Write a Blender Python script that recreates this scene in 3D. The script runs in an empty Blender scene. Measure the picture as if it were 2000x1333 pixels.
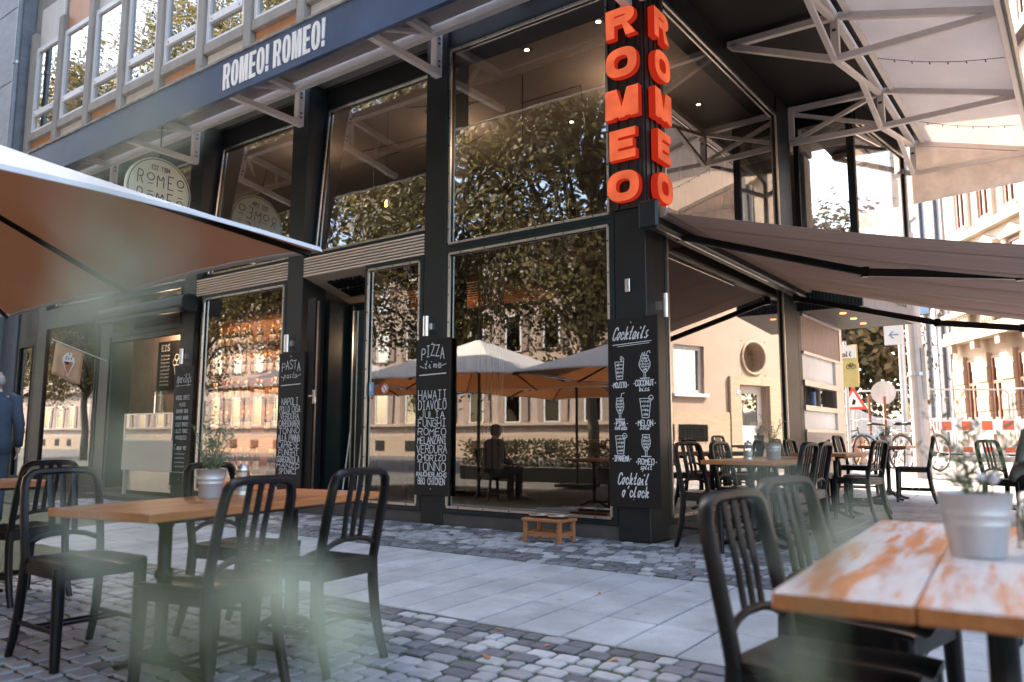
import bpy, bmesh, math, random
from mathutils import Vector, Matrix, Quaternion
rnd = random.Random(7)
SC = bpy.context.scene
COL = SC.collection
# ---------------------------------------------------------------- camera
cam_d = bpy.data.cameras.new('camera'); cam = bpy.data.objects.new('camera', cam_d); COL.objects.link(cam)
SC.camera = cam
cam_d.sensor_width = 36.0; cam_d.lens = 27.64; cam_d.clip_start = 0.02; cam_d.clip_end = 2000
cR = Vector((0.80514305, 0.59307781, 0.00183763)); cU = Vector((0.07188777, -0.10066715, 0.99231964)); cF = Vector((-0.58870775, 0.79882716, 0.1236865))
m3 = Matrix((cR, cU, -cF)).transposed()
cam.matrix_world = Matrix.Translation((0, 0, 0.9)) @ m3.to_4x4()
cam_d.dof.use_dof = True; cam_d.dof.focus_distance = 7.0; cam_d.dof.aperture_fstop = 2.0
# ---------------------------------------------------------------- sky, sun, exposure
SUN_AZ = math.radians(62); SUN_EL = math.radians(47)          # azimuth from +Y towards -X
sdir = Vector((-math.sin(SUN_AZ)*math.cos(SUN_EL), math.cos(SUN_AZ)*math.cos(SUN_EL), math.sin(SUN_EL)))
W = bpy.data.worlds.new('World'); SC.world = W; W.use_nodes = True
nt = W.node_tree; bg = nt.nodes['Background']; sky = nt.nodes.new('ShaderNodeTexSky'); sky.sky_type = 'NISHITA'
sky.sun_disc = False; sky.sun_elevation = SUN_EL; sky.sun_rotation = -SUN_AZ; sky.air_density = 1.0; sky.dust_density = 2.5; sky.ozone_density = 1.0
nt.links.new(sky.outputs[0], bg.inputs[0]); bg.inputs[1].default_value = 0.15
sd = bpy.data.lights.new('sun', 'SUN'); sd.energy = 3.2; sd.angle = math.radians(0.5); sd.color = (1.0, 0.9, 0.78)
so = bpy.data.objects.new('sun', sd); COL.objects.link(so); so.rotation_euler = sdir.to_track_quat('Z', 'Y').to_euler()
vs = SC.view_settings; vs.view_transform = 'Standard'; vs.look = 'None'; vs.gamma = 1.0; vs.exposure = 3.0; vs.use_curve_mapping = False
vs.use_white_balance = True; vs.white_balance_temperature = 6900
cy = SC.cycles
cy.use_denoising = True; cy.max_bounces = 10; cy.transparent_max_bounces = 16; cy.glossy_bounces = 4; cy.diffuse_bounces = 3
cy.caustics_reflective = False; cy.caustics_refractive = False; cy.sample_clamp_indirect = 8.0
# ---------------------------------------------------------------- ground height
GY = [-60, -30, -3, 1.8, 3.45, 6.3, 9, 11, 16, 26, 60, 400]; GZ = [-.25, -.25, -.22, -.13, -.085, 0, 0, .05, .28, .47, .6, .6]
def gz(y):
    for i in range(len(GY)-1):
        if y <= GY[i+1]:
            t = (y-GY[i])/(GY[i+1]-GY[i]); return GZ[i]+(GZ[i+1]-GZ[i])*max(0, t)
    return GZ[-1]
FOC = 1535.49
def ray(px, py): return cR*(px-1000)-cU*(py-666.5)+cF*FOC
def proj(p):
    d = Vector(p)-Vector((0, 0, .9)); z = d.dot(cF)
    return (1000+FOC*d.dot(cR)/z, 666.5-FOC*d.dot(cU)/z, z)
# ---------------------------------------------------------------- mesh builder
def V(*a): return Vector(a)
class MB:
    def __init__(s): s.v = []; s.f = []; s.mi = []; s.cur = 0
    def add(s, vs_, fs):
        b = len(s.v); s.v += [tuple(x) for x in vs_]
        for f in fs: s.f.append(tuple(b+i for i in f)); s.mi.append(s.cur)
        return s
    def box(s, x0, x1, y0, y1, z0, z1):
        return s.add([(x0,y0,z0),(x1,y0,z0),(x1,y1,z0),(x0,y1,z0),(x0,y0,z1),(x1,y0,z1),(x1,y1,z1),(x0,y1,z1)],
                     [(0,3,2,1),(4,5,6,7),(0,1,5,4),(1,2,6,5),(2,3,7,6),(3,0,4,7)])
    def cbox(s, x0, x1, y0, y1, z0, z1, c=.004):            # box with chamfered edges
        bm = bmesh.new(); bmesh.ops.create_cube(bm, size=1.0)
        bmesh.ops.scale(bm, vec=(x1-x0, y1-y0, z1-z0), verts=bm.verts); bmesh.ops.translate(bm, vec=((x0+x1)/2,(y0+y1)/2,(z0+z1)/2), verts=bm.verts)
        bmesh.ops.bevel(bm, geom=list(bm.edges), offset=c, segments=1, affect='EDGES')
        bm.verts.index_update(); s.add([v.co for v in bm.verts], [[v.index for v in f.verts] for f in bm.faces]); bm.free(); return s
    def quad(s, a, b, c, d): return s.add([a,b,c,d], [(0,1,2,3)])
    def poly(s, pts): return s.add(pts, [tuple(range(len(pts)))])
    def prism(s, pts, off):
        n = len(pts); off = Vector(off); a = [Vector(p) for p in pts]; b = [p+off for p in a]
        return s.add(a+b, [tuple(range(n-1,-1,-1)), tuple(range(n,2*n))]+[(i,(i+1)%n,n+(i+1)%n,n+i) for i in range(n)])
    def bar(s, p, q, w, h, up=(0,0,1)):
        p, q = Vector(p), Vector(q); d = (q-p).normalized(); up = Vector(up)
        if abs(d.dot(up)) > .98: up = Vector((0,1,0)) if abs(d.y) < .9 else Vector((1,0,0))
        r = d.cross(up).normalized()*w/2; u = r.cross(d).normalized()*h/2
        return s.add([p-r-u,p+r-u,p+r+u,p-r+u,q-r-u,q+r-u,q+r+u,q-r+u], [(3,2,1,0),(4,5,6,7),(0,1,5,4),(1,2,6,5),(2,3,7,6),(3,0,4,7)])
    def sweep(s, pts, rw, rh=None, n=8, cap=True, up=(0,0,1), sq=1.0):
        pts = [Vector(p) for p in pts]; N = len(pts)
        if not isinstance(rw, (list, tuple)): rw = [rw]*N
        if rh is None: rh = rw
        if not isinstance(rh, (list, tuple)): rh = [rh]*N
        vs_ = []; ref = Vector(up)
        for i, p in enumerate(pts):
            d = (pts[min(i+1,N-1)]-pts[max(i-1,0)]).normalized()
            if abs(d.dot(ref)) > .97: ref = Vector((0,1,0)) if abs(d.y) < .8 else Vector((1,0,0))
            r = d.cross(ref).normalized(); u = r.cross(d).normalized(); ref = u
            for k in range(n):
                a = 2*math.pi*(k+.5)/n; c, sn = math.cos(a), math.sin(a)
                if sq != 1.0: c = math.copysign(abs(c)**sq, c); sn = math.copysign(abs(sn)**sq, sn)
                vs_.append(p+r*(c*rw[i])+u*(sn*rh[i]))
        fs = [(i*n+k, i*n+(k+1)%n, (i+1)*n+(k+1)%n, (i+1)*n+k) for i in range(N-1) for k in range(n)]
        if cap: fs += [tuple(range(n-1,-1,-1)), tuple(range((N-1)*n, N*n))]
        return s.add(vs_, fs)
    def cyl(s, p, q, r, n=12, r2=None): return s.sweep([p, q], [r, r if r2 is None else r2], n=n)
    def lathe(s, prof, n=20, c=(0,0,0), ax='z'):
        vs_ = []
        for r, z in prof:
            for k in range(n):
                a = 2*math.pi*k/n; x, y = r*math.cos(a), r*math.sin(a)
                if ax == 'z': w = (c[0]+x, c[1]+y, c[2]+z)
                elif ax == 'y': w = (c[0]+x, c[1]+z, c[2]+y)
                else: w = (c[0]+z, c[1]+x, c[2]+y)
                vs_.append(w)
        m = len(prof); fs = [(i*n+k, i*n+(k+1)%n, (i+1)*n+(k+1)%n, (i+1)*n+k) for i in range(m-1) for k in range(n)]
        fs += [tuple(range(n-1,-1,-1)), tuple(range((m-1)*n, m*n))]
        return s.add(vs_, fs)
    def xf(s, M_):
        s.v = [tuple(M_ @ Vector(p)) for p in s.v]; return s
    def obj(s, name, mats, parent=None, smooth=False, ang=None, bevel=0):
        me = bpy.data.meshes.new(name)
        off = wloc(parent) if parent is not None else Vector((0,0,0))
        me.from_pydata([(p[0]-off.x, p[1]-off.y, p[2]-off.z) for p in s.v], [], s.f)
        ml = mats if isinstance(mats, (list, tuple)) else [mats]
        for m_ in ml: me.materials.append(m_)
        if len(ml) > 1: me.polygons.foreach_set('material_index', s.mi)
        if smooth or ang:
            me.polygons.foreach_set('use_smooth', [True]*len(me.polygons))
            if ang: me.set_sharp_from_angle(angle=math.radians(ang))
        me.update()
        o = bpy.data.objects.new(name, me); COL.objects.link(o)
        if parent is not None: o.parent = parent
        if bevel:
            b = o.modifiers.new('bevel', 'BEVEL'); b.width = bevel; b.segments = 2; b.limit_method = 'ANGLE'
        return o
def wloc(o):
    v = Vector((0,0,0))
    while o is not None: v += o.location; o = o.parent
    return v
def tag(o, label=None, cat=None, group=None, kind=None):
    if label: o['label'] = label
    if cat: o['category'] = cat
    if group: o['group'] = group
    if kind: o['kind'] = kind
    return o
def thing(name, label, cat, loc=(0,0,0), group=None):
    o = bpy.data.objects.new(name, None); COL.objects.link(o); o.location = loc; o.empty_display_size = .1
    return tag(o, label, cat, group)
def dup(o, parent=None):
    c = o.copy(); COL.objects.link(c); c.parent = parent
    for ch in o.children: dup(ch, c)
    return c
# ---------------------------------------------------------------- materials
def nn(nt_, t, **kw):
    n_ = nt_.nodes.new('ShaderNode'+t)
    for k, v in kw.items():
        if k in n_.inputs: n_.inputs[k].default_value = v
        else: setattr(n_, k, v)
    return n_
def rgba(c): return (c[0], c[1], c[2], 1)
def M(name, col, rough=.5, metal=0, var=.15, scale=6, bump=0, bscale=60, rv=0, spec=.5, coat=0, isl=False, col2=None, streak=None, trans=0, emit=None, rvar=0, coord='Object'):
    m = bpy.data.materials.new(name); m.use_nodes = True; t = m.node_tree; b = t.nodes['Principled BSDF']; L = t.links.new
    b.inputs['Roughness'].default_value = rough; b.inputs['Metallic'].default_value = metal; b.inputs['Specular IOR Level'].default_value = spec
    if coat: b.inputs['Coat Weight'].default_value = coat; b.inputs['Coat Roughness'].default_value = .15
    tc = nn(t, 'TexCoord'); mp = nn(t, 'Mapping'); L(tc.outputs[coord], mp.inputs[0])
    if streak: mp.inputs['Scale'].default_value = streak
    nz = nn(t, 'TexNoise', Scale=scale, Detail=6.0, Roughness=.62); L(mp.outputs[0], nz.inputs[0])
    mx = nn(t, 'Mix'); mx.data_type = 'RGBA'
    c2 = col2 if col2 else tuple(min(1, c*(1+var)) for c in col); c1 = col if col2 else tuple(c*(1-var) for c in col)
    mx.inputs[6].default_value = rgba(c1); mx.inputs[7].default_value = rgba(c2)
    rp = nn(t, 'MapRange'); rp.inputs[1].default_value = .3; rp.inputs[2].default_value = .7; L(nz.outputs[0], rp.inputs[0]); L(rp.outputs[0], mx.inputs[0])
    out = mx.outputs[2]
    if rv:
        if isl: g = nn(t, 'NewGeometry'); ro = g.outputs['Random Per Island']
        else: g = nn(t, 'ObjectInfo'); ro = g.outputs['Random']
        r2 = nn(t, 'MapRange'); r2.inputs[3].default_value = 1-rv; r2.inputs[4].default_value = 1+rv; L(ro, r2.inputs[0])
        hs = nn(t, 'HueSaturation'); L(out, hs.inputs['Color']); L(r2.outputs[0], hs.inputs['Value']); out = hs.outputs[0]
    L(out, b.inputs['Base Color'])
    if rvar:
        r3 = nn(t, 'MapRange'); r3.inputs[3].default_value = max(.02, rough-rvar); r3.inputs[4].default_value = min(1, rough+rvar); L(nz.outputs[0], r3.inputs[0]); L(r3.outputs[0], b.inputs['Roughness'])
    if bump:
        n2 = nn(t, 'TexNoise', Scale=bscale, Detail=5.0); L(mp.outputs[0], n2.inputs[0]); bp = nn(t, 'Bump', Strength=bump, Distance=.01); L(n2.outputs[0], bp.inputs['Height']); L(bp.outputs[0], b.inputs['Normal'])
    if emit: b.inputs['Emission Color'].default_value = rgba(emit[0]); b.inputs['Emission Strength'].default_value = emit[1]
    if trans:
        tr = nn(t, 'BsdfTranslucent'); ms = nn(t, 'MixShader'); ms.inputs[0].default_value = trans; L(out, tr.inputs[0])
        o_ = t.nodes['Material Output']; L(b.outputs[0], ms.inputs[1]); L(tr.outputs[0], ms.inputs[2]); L(ms.outputs[0], o_.inputs[0])
    return m
def EM(name, col, st):
    m = bpy.data.materials.new(name); m.use_nodes = True; t = m.node_tree; t.nodes.clear()
    e = nn(t, 'Emission', Color=rgba(col), Strength=st); o_ = nn(t, 'OutputMaterial'); t.links.new(e.outputs[0], o_.inputs[0]); return m
def GLASS(name, refl, tint=(.8,.8,.78), k=1.0, wav=0, wsc=1.5, rough=0.0):
    m = bpy.data.materials.new(name); m.use_nodes = True; t = m.node_tree; t.nodes.clear(); L = t.links.new
    o_ = nn(t, 'OutputMaterial'); tr = nn(t, 'BsdfTransparent', Color=rgba(tint)); gl = nn(t, 'BsdfGlossy', Roughness=rough, Color=(.95,.93,.9,1)); ms = nn(t, 'MixShader')
    fr = nn(t, 'Fresnel', IOR=1.5); ma = nn(t, 'Math', operation='MULTIPLY_ADD'); ma.inputs[1].default_value = k; ma.inputs[2].default_value = refl; ma.use_clamp = True
    L(fr.outputs[0], ma.inputs[0]); L(ma.outputs[0], ms.inputs[0]); L(tr.outputs[0], ms.inputs[1]); L(gl.outputs[0], ms.inputs[2]); L(ms.outputs[0], o_.inputs[0])
    if wav:
        tc = nn(t, 'TexCoord'); nz = nn(t, 'TexNoise', Scale=wsc, Detail=1.5); bp = nn(t, 'Bump', Strength=1.0, Distance=wav)
        L(tc.outputs['Object'], nz.inputs[0]); L(nz.outputs[0], bp.inputs['Height']); L(bp.outputs[0], gl.inputs['Normal'])
    return m
m_steel = M('dark_painted_steel', (.0095,.0118,.0126), .45, spec=.32, var=.25, scale=3, bump=.05, rvar=.1)
m_green = M('dark_green_frame', (.006,.015,.016), .35, spec=.35, var=.2)
m_black = M('black_metal_sheet', (.004,.004,.0045), .55, spec=.3, var=.3)
m_blk = M('black_powder_coat', (.0042,.0042,.0047), .36, spec=.26, var=.3, rvar=.12, bump=.03, bscale=300)
m_chrome = M('brushed_aluminium', (.55,.52,.49), .32, 1.0, var=.1, scale=12)
m_white = M('white_painted_steel', (.66,.61,.59), .5, var=.1, scale=5, rvar=.1, col2=(.76,.71,.69))
m_navy = M('navy_fascia_enamel', (.050,.085,.165), .20, var=.2, scale=1.2, coat=.1)
m_signw = M('white_sign_letters', (.72,.70,.67), .5, var=.05)
m_base = M('brown_stone_plinth', (.045,.040,.036), .7, var=.3, scale=4, bump=.2)
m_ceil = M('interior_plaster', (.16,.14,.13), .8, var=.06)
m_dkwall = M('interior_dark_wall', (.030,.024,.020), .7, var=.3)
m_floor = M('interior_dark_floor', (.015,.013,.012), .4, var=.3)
m_wood = M('oiled_wood', (.20,.085,.035), .45, var=.35, scale=4, streak=(1,12,12))
m_slat = M('pale_wood_slat', (.62,.48,.38), .6, var=.15, scale=5, streak=(.3,8,8), rv=.08)
m_lbeige = M('beige_board', (.42,.33,.26), .6, var=.06)
m_board = M('chalkboard', (.0085,.007,.0065), .6, spec=.3, var=.35, scale=3, rvar=.1)
m_chalk = M('chalk', (.62,.62,.62), .9, var=.25, scale=60)
m_glassA = GLASS('shopfront_glass', .185, (.60,.57,.54), 1.5, wav=.0008, wsc=1.1)
m_glassU = GLASS('upper_glass', .21, (.58,.56,.53), 1.5, wav=.0026, wsc=2.0)
m_glassR = GLASS('side_glass', .14, (.42,.40,.38), 1.7, wav=.0008, wsc=1.0)
m_pane = GLASS('window_pane', .45, (.12,.12,.12), .8, wav=.002, wsc=2.0)
m_fpane = GLASS('far_window_pane', .0, (.05,.05,.05), .45)
m_clear = GLASS('clear_glass', .04, (.93,.95,.94), 1.0)
m_zinc = M('zinc_sheet', (.44,.44,.45), .42, .6, var=.25, scale=5, streak=(1,1,.3), rvar=.12)
m_inox = M('stainless_steel', (.55,.52,.50), .35, 1.0, var=.1, scale=3, streak=(4,4,.4), rvar=.1)
m_dot = M('dark_screw', (.03,.03,.03), .6)
m_tile_white = M('white_plastic', (.72,.70,.68), .45, var=.05)
m_redplastic = M('red_plastic', (.55,.10,.035), .45, var=.12)
m_orangef = EM('lit_orange_face', (1.0, .18, .080), .165)
m_oranges = EM('lit_orange_side', (.80, .040, .018), .068)
tt = m_orangef.node_tree; em_ = [n for n in tt.nodes if n.type == 'EMISSION'][0]; tc_ = nn(tt,'TexCoord'); nz_ = nn(tt,'TexNoise', Scale=5.0, Detail=2.0); mr_ = nn(tt,'MapRange'); mr_.inputs[1].default_value = .3; mr_.inputs[2].default_value = .7; mr_.inputs[3].default_value = .080; mr_.inputs[4].default_value = .125
tt.links.new(tc_.outputs['Object'], nz_.inputs[0]); tt.links.new(nz_.outputs[0], mr_.inputs[0]); tt.links.new(mr_.outputs[0], em_.inputs[1])
m_bulb = EM('warm_filament', (1.0, .45, .13), 26.0)
m_spot = EM('warm_downlight', (1.0, .78, .58), 3.5)
# ---------------------------------------------------------------- lettering
def arc(cx, cy_, rx, ry, a0, a1, n=10, p=1.0):
    r = []
    for i in range(n+1):
        a = math.radians(a0+(a1-a0)*i/n); c, s_ = math.cos(a), math.sin(a)
        r.append((cx+rx*math.copysign(abs(c)**p, c), cy_+ry*math.copysign(abs(s_)**p, s_)))
    return r
def glyph(ch, w, s, t):
    if ch == 'O':
        return [arc(w/2,.5,w/2,.5,0,355,40,.78), arc(w/2,.5,w/2-s,.5-t,0,355,40,.72)], w
    if ch == 'R':
        o = [(0,0),(0,1),(.58*w,1)]+arc(.58*w,.71,.38*w,.29,90,-70,12,.85)+[(w,0),(w-s*1.12,0),(.55*w,.40),(s,.40),(s,0)]
        h = [(s,.42+t),(s,1-t*.95),(.58*w,1-t*.95)]+arc(.58*w,.71,max(.03,.38*w-s*.95),.29-t*.95,90,-90,8,.85)+[(.58*w,.42+t*.0+.71-.42-(.29-t*.95))]
        h = [(s,.71-(.29-t*.95)),(s,1-t*.95),(.56*w,1-t*.95)]+arc(.56*w,.71,max(.03,.38*w-s*.95),.29-t*.95,85,-85,8,.9)+[(.56*w,.71-(.29-t*.95))]
        return [o, h], w
    if ch == 'M':
        W_ = w*1.15
        return [[(0,0),(0,1),(s*1.25,1),(W_/2,.42),(W_-s*1.25,1),(W_,1),(W_,0),(W_-s*.92,0),(W_-s*.92,.62),(W_/2+.1*W_,0),(W_/2-.1*W_,0),(s*.92,.62),(s*.92,0)]], W_
    if ch == 'E':
        W_ = w*.86
        return [[(0,0),(0,1),(W_,1),(W_,1-t),(s,1-t),(s,.5+t*.48),(.9*W_,.5+t*.48),(.9*W_,.5-t*.48),(s,.5-t*.48),(s,t),(W_,t),(W_,0)]], W_
    if ch == '!':
        return [[(0,1),(s,1),(s*.86,.27),(s*.14,.27)], [(s*.06,0),(s*.06,.2),(s*.94,.2),(s*.94,0)]], s
    return [], w*.45
_gc = {}
def glyph_mesh(ch, w, s, t, ext, bev):
    key = (ch,w,s,t,ext,bev)
    if key in _gc: return _gc[key]
    loops, adv = glyph(ch, w, s, t)
    if not loops: _gc[key] = (None, adv); return _gc[key]
    cu = bpy.data.curves.new('g', 'CURVE'); cu.dimensions = '2D'; cu.fill_mode = 'BOTH'; cu.extrude = ext; cu.bevel_depth = bev; cu.bevel_resolution = 1
    if bev: cu.offset = -bev
    for lp in loops:
        sp = cu.splines.new('POLY'); sp.points.add(len(lp)-1)
        for i, (x, y) in enumerate(lp): sp.points[i].co = (x, y, 0, 1)
        sp.use_cyclic_u = True
    o = bpy.data.objects.new('g', cu); COL.objects.link(o); dg = bpy.context.evaluated_depsgraph_get()
    me = bpy.data.meshes.new_from_object(o.evaluated_get(dg)); bpy.data.objects.remove(o); bpy.data.curves.remove(cu)
    _gc[key] = (([tuple(v.co) for v in me.vertices], [tuple(p.vertices) for p in me.polygons], [p.normal.z for p in me.polygons]), adv)
    bpy.data.meshes.remove(me); return _gc[key]
def letter(mb, ch, w, s, t, ext, bev, F, two=False):
    g, adv = glyph_mesh(ch, w, s, t, ext, bev)
    if g:
        b = len(mb.v); mb.v += [tuple(F(Vector(p))) for p in g[0]]
        for f, nz in zip(g[1], g[2]): mb.f.append(tuple(b+i for i in f)); mb.mi.append(0 if (not two or nz > .9) else 1)
    return adv
# stroke font, points on a 6 x 10 grid ("xy" in hex), strokes split by ';'
SF = {'A':'00 3A 60;14 54','B':'00 0A 4A 59 57 45 05;45 64 62 50 00','C':'68 5A 2A 08 02 20 50 62','D':'00 0A 3A 68 62 30 00','E':'6A 0A 00 60;05 45','F':'6A 0A 00;05 45','G':'68 5A 2A 08 02 20 50 62 65 35','H':'00 0A;60 6A;05 65','I':'30 3A;1A 5A;10 50',
'J':'5A 52 40 10 02','K':'00 0A;6A 04;26 60','L':'0A 00 60','M':'00 0A 34 6A 60','N':'00 0A 60 6A','O':'20 02 08 2A 4A 68 62 40 20','P':'00 0A 4A 69 66 45 05','R':'00 0A 4A 69 66 45 05;35 60','S':'68 5A 2A 08 16 54 62 50 10 02','T':'0A 6A;3A 30','U':'0A 02 20 40 62 6A',
'V':'0A 30 6A','W':'0A 10 37 50 6A','X':'00 6A;0A 60','Y':'0A 35 6A;35 30','Z':'0A 6A 00 60','Q':'20 02 08 2A 4A 68 62 40 20;42 60','.':'34 35','!':'3A 33;30 31',"'":'3A 28','1':'18 3A 30','9':'65 35 17 19 3A 5A 68 63 50 20','8':'35 17 19 3A 5A 69 67 35 12 20 40 62 64 35','4':'50 5A 03 63','0':'20 02 08 2A 4A 68 62 40 20','~':'08 2A 48 6A',
'a':'55 36 15 02 10 30 53 56 51 60','c':'54 36 16 03 11 30 51 62','d':'55 36 15 02 10 30 53;5A 51 60','e':'03 44 55 36 16 03 11 30 61','f':'10 38 4A 29 20 0C;05 45','i':'02 26 21 30 41;38 39','k':'0A 10 ;14 46 54 24 40 61','l':'02 3A 29 11 20 41','m':'06 10 14 36 30 34 56 50 61','o':'30 11 04 26 46 54 42 30;46 65','p':'06 0C;05 26 55 42 20 02','r':'00 06 05 26 46','s':'46 26 14 33 41 20 01;41 62','t':'06 46;3A 21 30 51','u':'06 02 10 30 53 56 51 60','n':'06 00 04 26 46 50 61','b':'0A 01 20 43 35 04','z':'06 46 00 50'}
def _pt(h): return (int(h[0],16)/10.0, (int(h[1],16) if h[1] not in 'C' else -4)/10.0)
_zk = [0]
def stroke(mb, pts, w, F):
    for i in range(len(pts)-1):
        a, b = Vector((pts[i][0], pts[i][1], 0)), Vector((pts[i+1][0], pts[i+1][1], 0)); d = b-a
        if d.length < 1e-6: continue
        d.normalize(); n_ = Vector((-d.y, d.x, 0))*w/2; e = d*w*.35; _zk[0] = (_zk[0]+1) % 60; a.z = b.z = _zk[0]*.00005
        mb.quad(F(a-e-n_), F(b+e-n_), F(b+e+n_), F(a-e+n_))
def smooth2(p, it=2):
    for _ in range(it):
        q = [p[0]]
        for i in range(len(p)-1):
            a, b = p[i], p[i+1]; q += [(a[0]*.75+b[0]*.25, a[1]*.75+b[1]*.25), (a[0]*.25+b[0]*.75, a[1]*.25+b[1]*.75)]
        q.append(p[-1]); p = q
    return p
def text(mb, s_, x0, x1, y0, h, w, F, slant=0, jit=0, sm=False, adv=.78):
    n_ = len(s_)
    if n_ == 0: return
    sx = (x1-x0)/(n_*adv-.18)
    for i, ch in enumerate(s_):
        if ch not in SF: continue
        jy = rnd.uniform(-jit, jit)*h; js = 1+rnd.uniform(-jit, jit)
        for st in SF[ch].split(';'):
            pts = [_pt(q) for q in st.split()]
            if sm and len(pts) > 2: pts = smooth2(pts)
            elif len(pts) > 4: pts = smooth2(pts, 1)
            stroke(mb, [(x0+(i*adv+px)*sx+slant*py*h, y0+jy+py*h*js) for px, py in pts], w, F)
def line2(mb, pts, w, F): stroke(mb, pts, w, F)
# ---------------------------------------------------------------- ground
m_asph = M('street_asphalt', (.055,.054,.053), .85, var=.2, scale=3, bump=.3, bscale=80)
m_joint = M('mossy_joint_soil', (.035,.034,.030), .95, var=.3, scale=3, col2=(.060,.085,.020), bump=.5, bscale=40)
m_slabs = M('grey_paving_slab', (.268,.282,.292), .68, var=.26, scale=2.2, bump=.12, bscale=120, rv=.10)
def dirty(m, amt, sc, spot):
    t = m.node_tree; b = t.nodes['Principled BSDF']; L = t.links.new; src = b.inputs['Base Color'].links[0].from_socket; tc = nn(t,'TexCoord')
    n1 = nn(t,'TexNoise', Scale=sc, Detail=8.0, Roughness=.7); L(tc.outputs['Object'], n1.inputs[0]); r1 = nn(t,'MapRange'); r1.inputs[1].default_value = .35; r1.inputs[2].default_value = .68; r1.inputs[3].default_value = 1-amt; r1.inputs[4].default_value = 1+amt*.45; L(n1.outputs[0], r1.inputs[0])
    n2 = nn(t,'TexNoise', Scale=170.0, Detail=2.0); L(tc.outputs['Object'], n2.inputs[0]); r2 = nn(t,'MapRange'); r2.inputs[1].default_value = .3; r2.inputs[2].default_value = .7; r2.inputs[3].default_value = .86; r2.inputs[4].default_value = 1.14; L(n2.outputs[0], r2.inputs[0])
    vo = nn(t,'TexVoronoi', Scale=spot); L(tc.outputs['Object'], vo.inputs[0]); r3 = nn(t,'MapRange'); r3.inputs[1].default_value = .05; r3.inputs[2].default_value = .09; r3.inputs[3].default_value = .62; r3.inputs[4].default_value = 1; L(vo.outputs['Distance'], r3.inputs[0])
    a = nn(t,'Math', operation='MULTIPLY'); L(r1.outputs[0], a.inputs[0]); L(r2.outputs[0], a.inputs[1]); c = nn(t,'Math', operation='MULTIPLY'); L(a.outputs[0], c.inputs[0]); L(r3.outputs[0], c.inputs[1])
    hs = nn(t,'HueSaturation'); L(src, hs.inputs['Color']); L(c.outputs[0], hs.inputs['Value']); L(hs.outputs[0], b.inputs['Base Color'])
dirty(m_slabs, .22, 1.3, 3.2)
m_granite = M('light_granite_cobble', (.27,.275,.28), .7, var=.16, scale=14, bump=.3, bscale=60, rv=.22)
m_basalt = M('dark_basalt_cobble', (.10,.105,.115), .55, var=.25, scale=14, bump=.3, bscale=60, rv=.30)
m_graniteI = M('light_granite_cobbles', (.26,.265,.27), .7, var=.16, scale=14, bump=.3, bscale=60, rv=.25, isl=True)
m_basaltI = M('dark_basalt_cobbles', (.095,.10,.11), .55, var=.25, scale=14, bump=.3, bscale=60, rv=.30, isl=True)
g = MB(); ys = [-300,-60,-30,-3,1.8,3.45,6.3,9,11,16,26,60,400]; xs = [-300, 300]
for i in range(len(ys)-1):
    g.quad((xs[0],ys[i],gz(ys[i])-.035), (xs[1],ys[i],gz(ys[i])-.035), (xs[1],ys[i+1],gz(ys[i+1])-.035), (xs[0],ys[i+1],gz(ys[i+1])-.035))
tag(g.obj('ground', m_asph), kind='structure')
sp_ = MB(); yy_ = [12.62,16,26,60]
for i in range(3): sp_.quad((-3.6,yy_[i],gz(yy_[i])-.012),(40,yy_[i],gz(yy_[i])-.012),(40,yy_[i+1],gz(yy_[i+1])-.012),(-3.6,yy_[i+1],gz(yy_[i+1])-.012))
for i in range(1,3): sp_.quad((-40,yy_[i],gz(yy_[i])-.012),(-3.6,yy_[i],gz(yy_[i])-.012),(-3.6,yy_[i+1],gz(yy_[i+1])-.012),(-40,yy_[i+1],gz(yy_[i+1])-.012))
sp_.quad((1.2,5.0,-.03),(40,5.0,-.03),(40,12.62,gz(12.62)-.012),(1.2,12.62,gz(12.62)-.012))
tag(sp_.obj('side_street', M('pale_street_paving', (.24,.215,.20), .8, var=.15, scale=1.5)), kind='structure')
def slab_piece(x0, x1, y0, y1, c=.006, h=.03, dz=0, tilt=0):
    mb = MB(); zz = [gz(y0)+dz, gz(y1)+dz]; w, l = x1-x0, y1-y0
    t = [(x0+c,y0+c,zz[0]+tilt),(x1-c,y0+c,zz[0]-tilt),(x1-c,y1-c,zz[1]-tilt),(x0+c,y1-c,zz[1]+tilt)]
    b = [(x0,y0,zz[0]-c),(x1,y0,zz[0]-c),(x1,y1,zz[1]-c),(x0,y1,zz[1]-c)]; bb = [(p[0],p[1],p[2]-h) for p in b]
    mb.add(t+b+bb, [(0,1,2,3),(0,4,5,1),(1,5,6,2),(2,6,7,3),(3,7,4,0),(4,8,9,5),(5,9,10,6),(6,10,11,7),(7,11,8,4)]); return mb
def joint_sheet(name, x0, x1, y0, y1, drop):
    mb = MB(); yy = [y0]+[y for y in GY if y0 < y < y1]+[y1]
    for i in range(len(yy)-1): mb.quad((x0,yy[i],gz(yy[i])-drop),(x1,yy[i],gz(yy[i])-drop),(x1,yy[i+1],gz(yy[i+1])-drop),(x0,yy[i+1],gz(yy[i+1])-drop))
    return tag(mb.obj(name, m_joint), kind='structure')
def paving(root, x0, x1, y0, y1, cw, smin, smax, r):
    x = x0
    while x < x1-.02:
        w = cw*r.choice((1,1,1,.8)); y = y0
        while y < y1-.02:
            l = r.uniform(smin, smax)
            if y1-(y+l) < smin*.5: l = y1-y
            gp = .0055
            o = slab_piece(x+gp, x+w-gp, y+gp, y+l-gp, dz=r.uniform(-.0015,.0015), tilt=r.uniform(-.0015,.0015)).obj('slab', m_slabs, root)
            y += l
        x += w
pv = joint_sheet('slab_pavement', -13, 2.6, 3.45, 5.08, .018)
paving(pv, -9.0, 2.4, 3.46, 5.07, .31, .42, .64, random.Random(3))
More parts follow.
